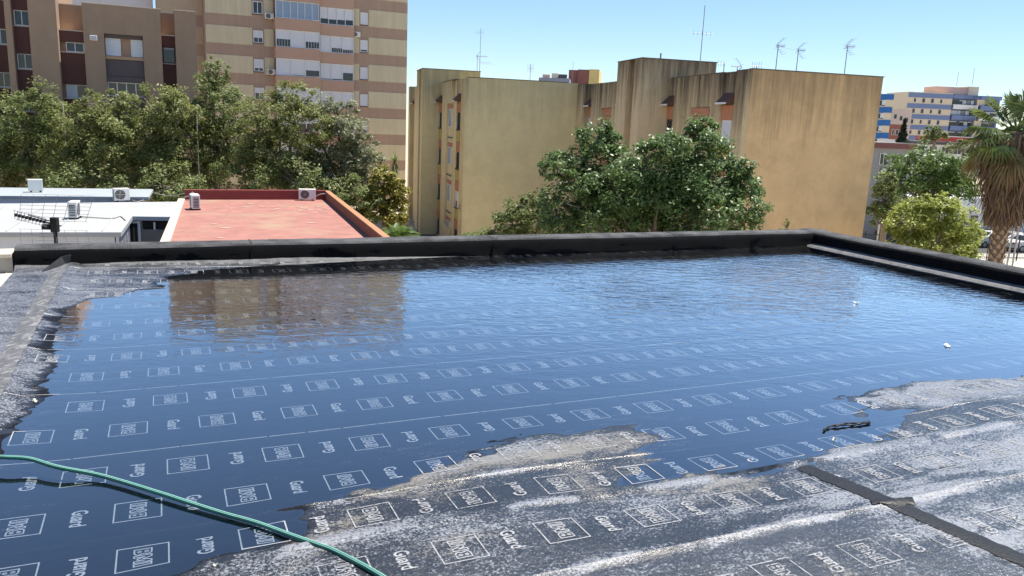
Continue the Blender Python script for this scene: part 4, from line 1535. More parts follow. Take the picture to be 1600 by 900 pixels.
# slack cables over the roofs
M_cable = mat('grey_cable', (.30, .29, .26), .7, .1, 5, 0)
def cable(label, pts, r_=.022):
    P = smooth_path([tuple(p) for p in pts], 6)
    props(MB().tube(P, r_, 5).build('cable', M_cable, None, True), label, 'cable', 'slack cables over the low roofs')
cable('slack cable bridging from the pale blue shed to the red roof', [at(240, 301, 40.8), at(255, 305, 40.2), at(270, 306, 39.6), at(284, 303, 39), at(291, 302, 38.6)])
cable('thin cable snaking on the shed roof from the fan air conditioner', [atz(203, 311, ZR + .03), atz(213, 315, ZR + .03), atz(220, 314, ZR + .03), atz(231, 311, ZR + .03)])
cable('thin cable running right from the narrow air conditioner on the shed', [atz(124, 338, ZR + .03), atz(150, 340, ZR + .03), atz(175, 341, ZR + .03), atz(188, 338, ZR + .03), atz(196, 344, ZR + .03)])
cable('pipe loop from the red roof parapet to its left air conditioner', [at(285, 309, 38.4), at(293, 307, 38.2), at(297, 303, 38.1), at(301, 301, 38), at(304, 304, 38)], .035)
cable('pipe loop beside the fan-facing air conditioner on the red roof', [at(492, 308, 40.9), at(500, 304, 40.9), at(508, 303, 40.9), at(515, 305, 40.9)], .03)

# ------------------------------------------------------------------ vegetation
def unit(n):
    v = RNG.normal(size=(n, 3))
    return v / np.linalg.norm(v, axis=1)[:, None]

def leaf_mesh(name, C, size, up=0.5, asp=0.45, N0=None):
    n = len(C)
    nrm = unit(n)
    if N0 is not None:
        nrm = nrm + N0 * 0.6
    nrm[:, 2] += up
    nrm /= np.linalg.norm(nrm, axis=1)[:, None]
    t = np.cross(nrm, unit(n))
    t /= np.linalg.norm(t, axis=1)[:, None]
    b_ = np.cross(nrm, t)
    l = (size * (0.6 + 0.8 * RNG.random(n)))[:, None]
    V = np.stack([C - t * l * .5, C + b_ * l * asp * .5 + nrm * l * .06, C + t * l * .5, C - b_ * l * asp * .5 + nrm * l * .06], 1).reshape(-1, 3)
    return np_mesh(name, V, np.arange(4 * n).reshape(-1, 4))

def crown_points(lobes, n, sub=26, sr=.30, flat=.75):
    """points gathered in clumps spread through ellipsoid lobes (centre, radii, weight)"""
    wts = np.array([l[2] for l in lobes], float)
    wts /= wts.sum()
    out, nr = [], []
    for (c, r_, _), w_ in zip(lobes, wts):
        c, r_ = np.array(c, float), np.array(r_, float)
        k = max(6, int(sub))
        d = unit(k)
        rad = (0.30 + 0.70 * RNG.random(k) ** .5)[:, None]
        cl = c + d * r_ * rad
        cs = sr * r_.mean() * (0.55 + .9 * RNG.random(k))
        m_ = int(n * w_)
        idx = RNG.integers(0, k, m_)
        q = unit(m_) * (RNG.random(m_) ** .45)[:, None] * np.array([1, 1, flat]) * cs[idx][:, None]
        p = cl[idx] + q
        out.append(p)
        e = (p - c) / r_
        nr.append(e / (np.linalg.norm(e, axis=1)[:, None] + 1e-6))
    return np.concatenate(out), np.concatenate(nr)

def tree(name, base, lobes, n, size, m, label, group, bark, sub=26, sr=.30, asp=.45, tr=.22, flat=.75):
    e = empty(name, (base[0], base[1], GROUND), label, 'tree', group)
    P, Nn = crown_points(lobes, n, sub, sr, flat)
    link('crown', leaf_mesh('crown', P, size, .95, asp, Nn), m, e)
    t = MB()
    top = np.mean([l[0] for l in lobes], axis=0)
    b0 = np.array([base[0], base[1], GROUND])
    zf = min(l[0][2] - l[1][2] * .6 for l in lobes)
    fork = np.array([(base[0] + top[0]) / 2, (base[1] + top[1]) / 2, zf])
    t.tube([b0 - (0, 0, .2), b0 * .5 + fork * .5 + (.08, .05, 0), fork, fork * .3 + top * .7], [tr * 1.25, tr, tr * .8, tr * .3], 8)
    for (c, r_, _) in lobes:
        c = np.array(c)
        mid = fork * .5 + c * .5 + RNG.normal(0, .15, 3)
        t.tube([fork, mid, c], [tr * .5, tr * .33, tr * .12], 6)
        for d in unit(7):
            q = c + d * np.array(r_) * .8
            t.tube([c * .9 + mid * .1, (c + q) / 2 + RNG.normal(0, .1, 3), q], [tr * .16, tr * .10, .012], 4)
    t.build('trunk', bark, e, True)
    return e

M_bark = mat('grey_bark', (.20, .165, .13), .95, .3, 8, .5, 30)
M_leafA = leafmat('dusty_olive_leaf', (0.125, 0.15, 0.042), (0.285, 0.31, 0.105), .55, .42)
M_leafB = leafmat('dark_green_leaf', (0.10, 0.135, 0.04), (0.25, 0.295, 0.105), .55, .42)
M_leafC = leafmat('silvery_leaf', (0.14, 0.16, 0.08), (0.30, 0.32, 0.18), .5, .4)
M_leafG = leafmat('glossy_leaf', (0.065, 0.125, 0.035), (0.17, 0.25, 0.085), .42, .38)
M_leafY = leafmat('yellow_green_leaf', (0.21, 0.26, 0.045), (0.44, 0.475, 0.12), .5, .45)
M_leafF = leafmat('fresh_green_leaf', (0.07, 0.13, 0.025), (0.16, 0.24, 0.055), .45, .4)
M_leafO = leafmat('yellowing_leaf', (0.12, 0.13, 0.02), (0.34, 0.30, 0.05), .5, .3)

def lobe(x, y, D, rx, rz, w_=None, ry=None):
    """ellipsoid lobe centred on a surveyed point; radii in metres"""
    c = at(x, y, D)
    return (tuple(c), (rx, ry or rx, rz), w_ or rx * rz)

GL = 'row of trees behind the low roofs'
D0 = 46
def row_tree(x, tops, D, n, m, label, size=.165, extra=()):
    n = int(n * 1.5)
    lobes = []
    for (lx, ly, rx, rz) in tops:
        lobes.append(lobe(lx, ly, D + RNG.uniform(-.8, .8), rx, rz))
    lobes += list(extra)
    b_ = at(x, 300, D)
    return tree('broadleaf_tree', b_, lobes, n, size, m, label, GL, M_bark, sub=40, sr=.27, asp=.5)
row_tree(55, [(58, 158, 1.4, 1.3), (30, 190, 1.8, 1.4), (82, 195, 1.5, 1.6), (45, 240, 2.3, 1.9), (5, 235, 1.8, 2.), (85, 265, 1.6, 1.7)], 47, 15000, M_leafB, 'dark green tree with pale leaf tips at the far left')
row_tree(-60, [(-30, 180, 2.2, 2.0), (-75, 220, 2.6, 2.4), (-15, 275, 2., 1.4)], 47, 5000, M_leafB, 'dark tree cut by the left frame edge')
row_tree(150, [(165, 172, 1.6, 1.3), (135, 205, 1.8, 1.6), (185, 215, 2., 1.8), (110, 245, 1.6, 1.5), (150, 265, 2.3, 1.6)], 45.5, 14500, M_leafA, 'olive green tree in front of the brown building, with a yellowish left edge')
row_tree(255, [(245, 170, 1.7, 1.4), (280, 180, 1.6, 1.5), (225, 215, 2., 1.7), (280, 235, 2., 1.8), (240, 265, 2.1, 1.5)], 46, 14500, M_leafA, 'olive green tree with bare twigs behind the left corner of the red roof')
row_tree(340, [(338, 112, .85, .9), (332, 150, 1.6, 1.2), (355, 175, 1.7, 1.4), (315, 200, 1.8, 1.6), (350, 235, 2., 1.8), (320, 265, 2., 1.5)], 48, 14500, M_leafB, 'tree with a loose feathery top rising above its neighbours')
row_tree(440, [(465, 155, 1.3, 1.1), (440, 178, 1.7, 1.3), (400, 205, 1.8, 1.6), (480, 200, 1.6, 1.4), (430, 240, 2.2, 1.9), (395, 268, 1.8, 1.4), (470, 265, 1.9, 1.6)], 45.5, 17500, M_leafA, 'broad olive tree behind the far parapet of the red roof')
row_tree(530, [(525, 175, 1.3, 1.1), (540, 210, 1.5, 1.4), (505, 230, 1.6, 1.6), (560, 245, 1.3, 1.4), (530, 275, 2., 1.5), (575, 265, 1.2, 1.2)], 46.5, 14500, M_leafC, 'silvery tree with lighter leaves at the right end of the row')
row_tree(600, [(600, 285, 1.1, .9), (612, 308, 1.1, 1.0), (585, 325, 1.2, .9), (615, 335, .9, .8)], 45, 6500, M_leafO, 'low yellowing bush tree between the row and the olive block', .19)
row_tree(500, [(460, 285, 2.2, 1.4), (520, 305, 2., 1.3), (560, 320, 1.5, 1.3)], 43.5, 6500, M_leafB, 'dark low tree just behind the corner of the red roof')
row_tree(210, [(120, 290, 2.4, 1.3), (200, 290, 2.4, 1.2), (270, 290, 2., 1.2)], 43, 7000, M_leafB, 'dark low tree just behind the pale blue shed')
# pale bare twigs showing in the crowns
M_twig = mat('pale_twig', (.42, .38, .32), .9)

# big glossy tree in front of the tan block
cl = [(1000, 255, 1.5, 1.0), (1090, 235, 1.0, 1.0), (1095, 205, .55, .5), (940, 225, .95, .75), (895, 262, .95, .7), (870, 262, .6, .45), (950, 290, 1.4, 1.1), (1050, 300, 1.7, 1.3), (1130, 285, 1.2, 1.0),
      (1165, 290, .7, .55), (1170, 325, .75, .7), (1100, 340, 1.4, .9), (980, 345, 1.5, .9), (900, 320, 1.2, .9), (880, 350, .9, .8), (1020, 390, 1.8, 1.2), (945, 215, .5, .4), (1150, 262, .6, .45), (1040, 225, .8, .5), (1120, 390, 1.4, 1.0)]
tree('broadleaf_tree', at(1030, 365, 28), [lobe(x, y, 28 + RNG.uniform(-.9, .9), a, c, a * c + .15) for (x, y, a, c) in cl + [(1010, 300, 2.0, 1.3), (1080, 290, 1.8, 1.2), (960, 320, 1.6, 1.1)]], 62000, .14, M_leafG,
     'large glossy-leaved tree in front of the tan block at the centre', 'trees in the yard', M_bark, sub=30, sr=.34, asp=.5, tr=.2)
tree('broadleaf_tree', at(820, 370, 30), [lobe(x, y, 30, a, c) for (x, y, a, c) in ((820, 325, .9, .55), (800, 350, .9, .7), (845, 345, .9, .7), (850, 312, .7, .4), (790, 375, 1.1, .6))], 6500, .14, M_leafB,
     'small dark tree with a yellowish top left of the large glossy tree', 'trees in the yard', M_bark, sub=30, sr=.3)
tree('broadleaf_tree', at(733, 375, 33), [lobe(x, y, 33, a, c) for (x, y, a, c) in ((725, 376, .7, .35), (750, 372, .6, .35), (762, 380, .6, .4))], 1800, .14, M_leafF,
     'tip of a small green shrub at the foot of the olive gable', 'trees in the yard', M_bark)
tree('broadleaf_tree', at(1228, 365, 33), [lobe(x, y, 33, a, c) for (x, y, a, c) in ((1228, 352, .12, .35), (1222, 368, .4, .35))], 220, .14, M_leafF,
     'thin sprig of leaves before the foot of the tan gable', 'trees in the yard', M_bark, tr=.05)
tree('broadleaf_tree', at(1455, 365, 38), [lobe(x, y, 38, a, c, a * c + .1) for (x, y, a, c) in ((1450, 335, 1.35, 1.0), (1420, 350, 1.1, .95), (1485, 345, 1.2, 1.0), (1505, 370, .9, .9), (1415, 378, .9, .7), (1460, 380, 1.7, 1.0), (1500, 395, 1.1, .7), (1440, 318, .7, .45), (1470, 318, .7, .5))], 15000, .155, M_leafY,
     'rounded yellow-green tree beyond the right parapet', 'trees by the street', M_bark, sub=40, sr=.28, asp=.55)
tree('broadleaf_tree', at(1450, 330, 60), [lobe(x, y, 60, a, c) for (x, y, a, c) in ((1450, 248, 2.1, 1.1), (1420, 262, 1.9, 1.3), (1480, 262, 2., 1.3), (1450, 285, 2.6, 1.5), (1500, 280, 1.8, 1.5), (1400, 285, 1.4, 1.3), (1430, 305, 2.2, 1.3), (1485, 300, 2., 1.2))], 13000, .25, M_leafF,
     'wide bright green tree behind the yellow-green one', 'trees by the street', M_bark, sub=40, sr=.28)
tree('broadleaf_tree', at(1385, 340, 52), [lobe(x, y, 52, a, c) for (x, y, a, c) in ((1382, 310, 1.0, 1.0), (1375, 335, .9, .9), (1392, 330, .9, .9), (1385, 285, .7, .7))], 5000, .2, M_leafB,
     'dull green tree squeezed between the tan gable and the bright tree', 'trees by the street', M_bark, sub=30)
tree('broadleaf_tree', at(1460, 222, 110), [lobe(x, y, 110, a, c) for (x, y, a, c) in ((1458, 204, 1.0, .8), (1466, 212, 1.2, .8), (1450, 216, 1.1, .7), (1474, 210, .7, .5))], 1400, .4, M_leafB,
     'small far tree in front of the blue banded block', 'trees by the street', M_bark, sub=14)
tree('broadleaf_tree', at(1508, 232, 90), [lobe(x, y, 90, a, c) for (x, y, a, c) in ((1498, 228, 1.2, .8), (1512, 234, 1.2, .9))], 1400, .35, M_leafC,
     'small far tree left of the palm crown', 'trees by the street', M_bark, sub=14)
# conifer on the skyline
cy = empty('conifer_tree', at(1408, 225, 120) * (1, 1, 0) + (0, 0, GROUND), 'dark cone-shaped cypress on the right skyline', 'tree')
c0 = at(1409, 224, 120)
ct = at(1411, 186, 120)
hh = RNG.random(2600)
ang = RNG.random(2600) * 6.283
rr = (1 - hh) * 1.75 * (.55 + .5 * RNG.random(2600)) * (.8 + .25 * np.sin(hh * 40))
zb_ = c0[2] - 3.0
P = np.stack([c0[0] + rr * np.cos(ang), c0[1] + rr * np.sin(ang), zb_ + hh * (ct[2] - zb_)], -1)
link('crown', leaf_mesh('crown', P, .5, .1, .4), leafmat('cypress_leaf', (.012, .025, .012), (.035, .055, .025), .6, .15), cy)
MB().tube([(c0[0], c0[1], GROUND), (c0[0], c0[1], c0[2])], [.25, .1], 8).build('trunk', M_bark, cy)

# fan palm with its skirt of dead fronds
PX, PY = [float(c) for c in at(1562, 370, 30)[:2]]
palm = empty('fan_palm', (PX, PY, GROUND), 'tall fan palm with a brown skirt of dead fronds at the right edge', 'palm')
ztop = float(at(1582, 205, 30)[2])
tm = MB()
pts = [(PX + .02 * math.sin(z), PY, z) for z in np.linspace(GROUND, ztop, 14)]
tm.tube(pts, list(np.linspace(.29, .22, 14)), 14)
M_palmbark = mat('palm_bark', (.20, .14, .095), .95, .35, 12, .6, 30)
tm.build('trunk', M_palmbark, palm, True)
st = MB()
for i in range(330):
    z = GROUND + 1.0 + (ztop - GROUND - 1.2) * i / 330
    a = i * 2.399
    r0 = .29 - .07 * (z - GROUND) / (ztop - GROUND)
    d = np.array([math.cos(a), math.sin(a), 0])
    tt = np.array([-math.sin(a), math.cos(a), 0])
    o = np.array([PX, PY, z]) + d * (r0 - .02)
    st.hexa([o - tt * .085 - (0, 0, .08), o + tt * .085 - (0, 0, .08), o + tt * .085 + d * .02, o - tt * .085 + d * .02,
             o - tt * .05 + d * .05 + (0, 0, .10), o + tt * .05 + d * .05 + (0, 0, .10), o + tt * .03 + d * .10 + (0, 0, .16), o - tt * .03 + d * .10 + (0, 0, .16)])
st.build('leaf_stubs', mat('palm_stub', (.34, .25, .17), .9, .3, 14, .3), palm)['kind'] = 'stuff'
def strips(n, zlo, zhi, rfun, lfun, wid, splay):
    V, Q = [], []
    for i in range(n):
        a = RNG.random() * 6.283
        z = zlo + (zhi - zlo) * RNG.random()
        r0 = rfun(z) * (.45 + .55 * RNG.random())
        L_ = lfun(z) * (.6 + .7 * RNG.random())
        d = np.array([math.cos(a), math.sin(a), 0])
        tt = np.array([-math.sin(a), math.cos(a), 0])
        p = np.array([PX, PY, z]) + d * r0
        w_ = wid * (.5 + RNG.random())
        tw = RNG.normal(0, .6)
        side = tt * math.cos(tw) + d * math.sin(tw)
        dirv = d * splay * RNG.normal(.35, .5) + tt * RNG.normal(0, .22) - np.array([0, 0, 1.0])
        k0 = len(V)
        for s_ in range(4):
            f = s_ / 3
            q = p + dirv * L_ * f + d * .12 * math.sin(f * 3.1)
            ww = w_ * (1 - .8 * f ** 2)
            V += [q - side * ww, q + side * ww]
        for s_ in range(3):
            b_ = k0 + 2 * s_
            Q.append((b_, b_ + 1, b_ + 3, b_ + 2))
    return np.array(V), np.array(Q)
zsk0, zsk1 = float(at(1565, 335, 30)[2]), float(at(1578, 218, 30)[2])
rf = lambda z: .36 + .80 * max(0, (z - zsk0) / (zsk1 - zsk0)) ** .8
V, Q = strips(3600, zsk0 + .15, zsk1 + .2, rf, lambda z: .75, .022, .35)
link('dead_frond_skirt', np_mesh('skirt', V, Q), leafmat('dead_frond', (.085, .055, .035), (.30, .20, .12), .8, .15), palm)['kind'] = 'stuff'
M_fan = leafmat('fan_leaf', (.09, .14, .035), (.19, .25, .08), .4, .3)
M_fandry = leafmat('drying_fan_leaf', (.13, .11, .04), (.30, .23, .12), .6, .25)
def fan_frond(a, el, L_, fanr, m, droop=.35):
    d = np.array([math.cos(a) * math.cos(el), math.sin(a) * math.cos(el), math.sin(el)])
    o = np.array([PX, PY, ztop - .1])
    hub = o + d * L_ + np.array([0, 0, -droop * L_ * .25])
    tdir = hub - o
    tdir = tdir / np.linalg.norm(tdir)
    side = np.cross(tdir, (0, 0, 1.0))
    side /= (np.linalg.norm(side) + 1e-6)
    nrm = np.cross(side, tdir)
    f = MB()
    f.tube([o, (o + hub) / 2 + (0, 0, .06), hub], [.03, .022, .015], 5)
    ns = 26
    for i in range(ns):
        t = -2.0 + 4.0 * i / (ns - 1)
        dd = tdir * math.cos(t) + side * math.sin(t)
        dd2 = tdir * math.cos(t + .06) + side * math.sin(t + .06)
        dd0 = tdir * math.cos(t - .06) + side * math.sin(t - .06)
        ln_ = fanr * (1 - .22 * abs(t) / 2.0) * (.9 + .2 * random.random())
        tipd = np.array([0, 0, -1.0]) * droop * ln_ * (.6 + .5 * random.random())
        f.v += [tuple(hub), tuple(hub + dd0 * ln_ * .6 + nrm * .03), tuple(hub + dd * ln_ + tipd), tuple(hub + dd2 * ln_ * .6 - nrm * .03)]
        n = len(f.v)
        f.f.append((n - 4, n - 3, n - 2, n - 1))
    f.build('frond', m, palm)
rp = random.Random(11)
for i in range(42):
    a = i * 2.4
    el = [1.25, .95, .6, .3, .05, -.3, -.6][i % 7] + rp.uniform(-.1, .1)
    fan_frond(a, el, (.95 if el > 0 else 1.25) + .25 * rp.random(), .85 + .15 * rp.random(), M_fan if el > -.45 else M_fandry, .25 if el > .5 else .5)

# small date palm beside the red roof, yucca behind it
def feather_palm(name, c, n, L_, label, m, up=.7):
    e = empty(name, (c[0], c[1], GROUND), label, 'palm')
    MB().tube([(c[0], c[1], GROUND), (c[0] + .1, c[1], (GROUND + c[2]) / 2), (c[0], c[1], c[2])], [.22, .2, .18], 10).build('trunk', M_palmbark, e, True)
    for i in range(n):
        a = i * 2.4
        el = up * (1.3 - 1.1 * (i / n)) + random.uniform(-.1, .1)
        d = np.array([math.cos(a), math.sin(a), 0])
        f = MB()
        pts = []
        for s_ in np.linspace(0, 1, 9):
            pts.append(np.array(c) + d * L_ * s_ * math.cos(el) + np.array([0, 0, L_ * (s_ * math.sin(el) - .55 * s_ * s_)]))
        f.tube(pts, list(np.linspace(.03, .006, 9)), 4)
        sd_ = np.array([-d[1], d[0], 0])
        for s_ in range(1, 32):
            q = s_ / 32 * 8
            i0 = min(7, int(q))
            p = pts[i0] * (1 - (q - i0)) + pts[i0 + 1] * (q - i0)
            tg = pts[i0 + 1] - pts[i0]
            tg /= np.linalg.norm(tg)
            for sg in (-1, 1):
                l2 = L_ * .26 * math.sin(math.pi * min(1, .15 + .85 * s_ / 32)) + .05
                tip = p + (sd_ * sg * .8 + tg * .6 + np.array([0, 0, .15])) * l2
                k = len(f.v)
                f.v += [tuple(p), tuple((p + tip) / 2 + tg * .02), tuple(tip), tuple((p + tip) / 2 - tg * .02)]
                f.f.append((k, k + 1, k + 2, k + 3))
        f.build('frond', m, e)
    return e
feather_palm('date_palm', at(622, 376, 40), 24, 1.7, 'small feathery palm between the red roof and the olive block', M_leafF, .95)
yc = at(617, 252, 57)
yu = empty('yucca', (yc[0], yc[1], GROUND), 'spiky yucca head standing out before the striped tower', 'plant')
MB().tube([(yc[0], yc[1], GROUND), (yc[0], yc[1], yc[2])], [.14, .1], 8).build('trunk', M_bark, yu)
ym = MB()
for i in range(70):
    d = unit(1)[0]
    d[2] = d[2] * .9 + .25
    L_ = .75 * (.6 + .5 * random.random())
    s_ = np.cross(d, (0, 0, 1.0))
    s_ = s_ / (np.linalg.norm(s_) + 1e-6) * .035
    k = len(ym.v)
    ym.v += [tuple(yc - s_), tuple(yc + s_), tuple(yc + d * L_)]
    ym.f.append((k, k + 1, k + 2))
ym.build('leaves', M_leafF, yu)['kind'] = 'stuff'
yd = MB()
for i in range(60):
    a = random.random() * 6.28
    p = yc + np.array([.12 * math.cos(a), .12 * math.sin(a), -.15 - .75 * random.random()])
    k = len(yd.v)
    t = np.array([-math.sin(a), math.cos(a), 0]) * .05
    yd.v += [tuple(p - t), tuple(p + t), tuple(p + np.array([.3 * math.cos(a), .3 * math.sin(a), -.4]))]
    yd.f.append((k, k + 1, k + 2))
yd.build('dead_leaves', M_leafB, yu)['kind'] = 'stuff'

# ------------------------------------------------------------------ poles in the row of trees
def pole(x, y0, y1, D, r_, m, label, top=None):
    p, q = at(x, y0, D), at(x + (y1 - y0) * .03, y1, D)
    o = MB().tube([(p[0], p[1], GROUND), (p[0], p[1], p[2])], r_, 7).build('pole', m)
    return props(o, label, 'pole')
pole(98, 160, 190, 45.2, .03, M_sill, 'thin pale pole rising among the left trees before the brown building')
pole(307, 166, 250, 45.6, .028, M_sill, 'thin pale pole standing in the trees under the striped tower')

# ------------------------------------------------------------------ rooftop aerials
M_mast = mat('aerial_metal', (.28, .28, .30), .45, .1, 5, 0, metal=.5)
M_redpl = mat('aerial_red', (.35, .10, .12), .5, .1, 5, 0)
def aerial(x, yb, yt, D, label, booms, zroof=None, r_=.025, xt=None):
    b_ = at(x, yb, D)
    t_ = at(x if xt is None else xt, yt, D)
    zt_ = t_[2]
    e = empty('rooftop_aerial', (b_[0], b_[1], b_[2]), label, 'antenna', 'aerials on the roofs')
    MB().tube([(b_[0], b_[1], b_[2] - .5), (b_[0], b_[1], zt_)], [r_, r_ * .8], 6).build('mast', M_mast, e)
    for (dz, left, right, dirdeg, n, el, red_) in booms:
        z = zt_ - dz
        an = math.radians(dirdeg)
        d = np.array([math.cos(an), math.sin(an), 0])
        s_ = np.array([-math.sin(an), math.cos(an), 0])
        o = np.array([b_[0], b_[1], z])
        MB().tube([o - d * left, o + d * right], .014, 5).build('boom', M_redpl if red_ else M_mast, e)
        em = MB()
        for i in range(n):
            q = o - d * left + d * (left + right) * (i + .5) / n
            ax = np.array([0, 0, 1.0]) if el < 0 else s_ * .9 + np.array([0, 0, .45])
            em.tube([q - ax * abs(el), q + ax * abs(el)], .008, 4)
        em.build('elements', M_mast, e)['kind'] = 'stuff'
        if red_:
            rf_ = MB()
            for sg in (-1, 1):
                for k in range(4):
                    q = o + d * right + d * -.12 * k * 1.0 + np.array([0, 0, sg * (.10 + .10 * k)])
                    q2 = q
                    rf_.tube([q - s_ * .3 - d * .05, q2 + s_ * .3 - d * .05], .008, 4)
                rf_.tube([o + d * right, o + d * (right - .36) + np.array([0, 0, sg * .42])], .009, 4)
            rf_.build('reflector', M_mast, e)['kind'] = 'stuff'
    return e
aerial(749, 121, 44, 72, 'tallest mast with two cross booms on the left olive roof', [(.35, .45, .3, 10, 4, -.2, 0), (2.9, .1, 1.0, 10, 6, -.14, 0)])
aerial(745, 121, 86, 71, 'short mast with a red-grey yagi beside the tallest olive roof mast', [(.1, .9, .1, 170, 6, .2, 1)])
aerial(828, 126, 100, 70, 'small aerial with upright side rods on the olive roof', [(.35, .3, .3, 0, 4, -.35, 0)])
aerial(894, 127, 96, 110, 'plain dark mast before the maroon stair house', [])
aerial(1094, 96, 8, 48, 'tall mast with one crossbar above the stair tower', [(1.55, .65, .6, 0, 5, -.12, 0)])
aerial(1032, 92, 83, 50, 'stubby pipe at the left of the stair tower roof', [], r_=.06)
aerial(1131, 108, 99, 44, 'short mast with a boom pointing left behind the stair tower', [(.02, .4, .05, 0, 3, -.15, 0)])
aerial(1152, 107, 104, 44, 'low red aerial behind the dirty window wall', [(.0, .35, .25, 5, 5, .22, 1)])
aerial(1182, 108, 103, 44, 'low grey aerial at the corner of the tan gable roof', [(.0, .3, .3, 0, 5, -.2, 0)])
aerial(1212, 109, 70, 44, 'left of the two paired aerials on the tan roof', [(.05, .38, .1, 185, 6, .18, 1)])
aerial(1244, 111, 77, 45, 'right of the two paired aerials on the tan roof', [(.05, .38, .08, 185, 6, .18, 1)])
aerial(1319, 117, 71, 44, 'lone aerial with red boom near the right end of the tan roof', [(.05, .42, .12, 188, 7, .2, 1)])
cable('thin wire strung between the paired aerials on the tan roof', [at(1215, 70, 44), at(1228, 75, 44.5), at(1243, 78, 45)], .006)
aerial(1495, 131, 112, 232, 'thin aerial on the pink roof house of the blue banded block', [(.4, .8, .8, 0, 5, -.3, 0)], r_=.06)
aerial(1519, 131, 106, 232, 'plain thin mast right of the pink roof house aerial', [], r_=.06)

# big black television aerial just beyond the parapet
ax_, ay_ = [float(c) for c in at(87, 370, 10.6)[:2]]
zt_ = float(at(86, 341, 10.6)[2])
ta = empty('television_aerial', (ax_, ay_, -1.0), 'black television aerial with wire grid reflector behind the left parapet', 'antenna')
MB().tube([(ax_, ay_, -1.2), (ax_, ay_, zt_ - .1)], .026, 10).build('mast', M_black, ta, True)
MB().box(ax_ - .045, ax_ + .045, ay_ - .04, ay_ + .04, zt_ - .19, zt_ + .01).build('clamp', M_black, ta, bevel=.008)
MB().tube([(ax_ - .06, ay_, zt_ - .1), (ax_ + .09, ay_, zt_ - .1)], .009, 6).build('clamp_bolt', M_black, ta)
MB().box(ax_ - .16, ax_ - .045, ay_ - .05, ay_ + .03, zt_ - .155, zt_ - .085).build('dipole_box', M_black, ta, bevel=.01)
tip = at(25, 336, 10.3)
o0 = np.array([ax_ - .03, ay_ - .03, zt_ - .07])
MB().tube([o0, tip], .013, 8).build('boom', M_black, ta)
MB().tube([o0 + (0, 0, .03), o0 * .35 + tip * .65 + (0, 0, .045)], .009, 6).build('boom_stay', M_black, ta)
bd = (tip - o0) / np.linalg.norm(tip - o0)
bs = np.cross(bd, (0, 0, 1.0))
bs /= np.linalg.norm(bs)
for i in range(9):
    q = o0 + (tip - o0) * (.2 + .8 * i / 8)
    m_ = MB()
    ring = [q + bs * .10 * sx + np.array([0, 0, .055 * sz]) for sx, sz in ((-1, -1), (1, -1), (1, 1), (-1, 1), (-1, -1))]
    m_.tube(ring, .0035, 4)
    m_.build('director', M_greymetal, ta)
    MB().box(q[0] - .012, q[0] + .012, q[1] - .02, q[1] + .02, q[2] - .02, q[2] + .02).build('director_clip', M_black, ta)
M_wire = mat('grid_wire', (.33, .34, .36), .5, .1, 5, 0, metal=.4)
for sg in (1, -1):
    g_ = MB()
    up = np.array([0, 0, 1.0]) * sg * .86 - bd * (-.35) * -1 * .6
    up = up / np.linalg.norm(up)
    o1 = o0 - bd * .02 + np.array([0, 0, .06 * sg - .02])
    if sg < 0:
        up = np.array([0.04, 0.1, -1.0])
        up /= np.linalg.norm(up)
    bx_ = np.array([1.0, .12, 0.0])
    for i in range(7):
        x_ = -.44 + .88 * i / 6
        g_.tube([o1 + bx_ * x_ * .95, o1 + bx_ * x_ * 1.05 + up * .36], .0028, 4)
    for j in range(8):
        g_.tube([o1 - bx_ * .45 + up * .36 * j / 7, o1 + bx_ * .45 + up * .36 * j / 7], .0022, 4)
    g_.build('reflector_grid', M_wire, ta)['kind'] = 'stuff'

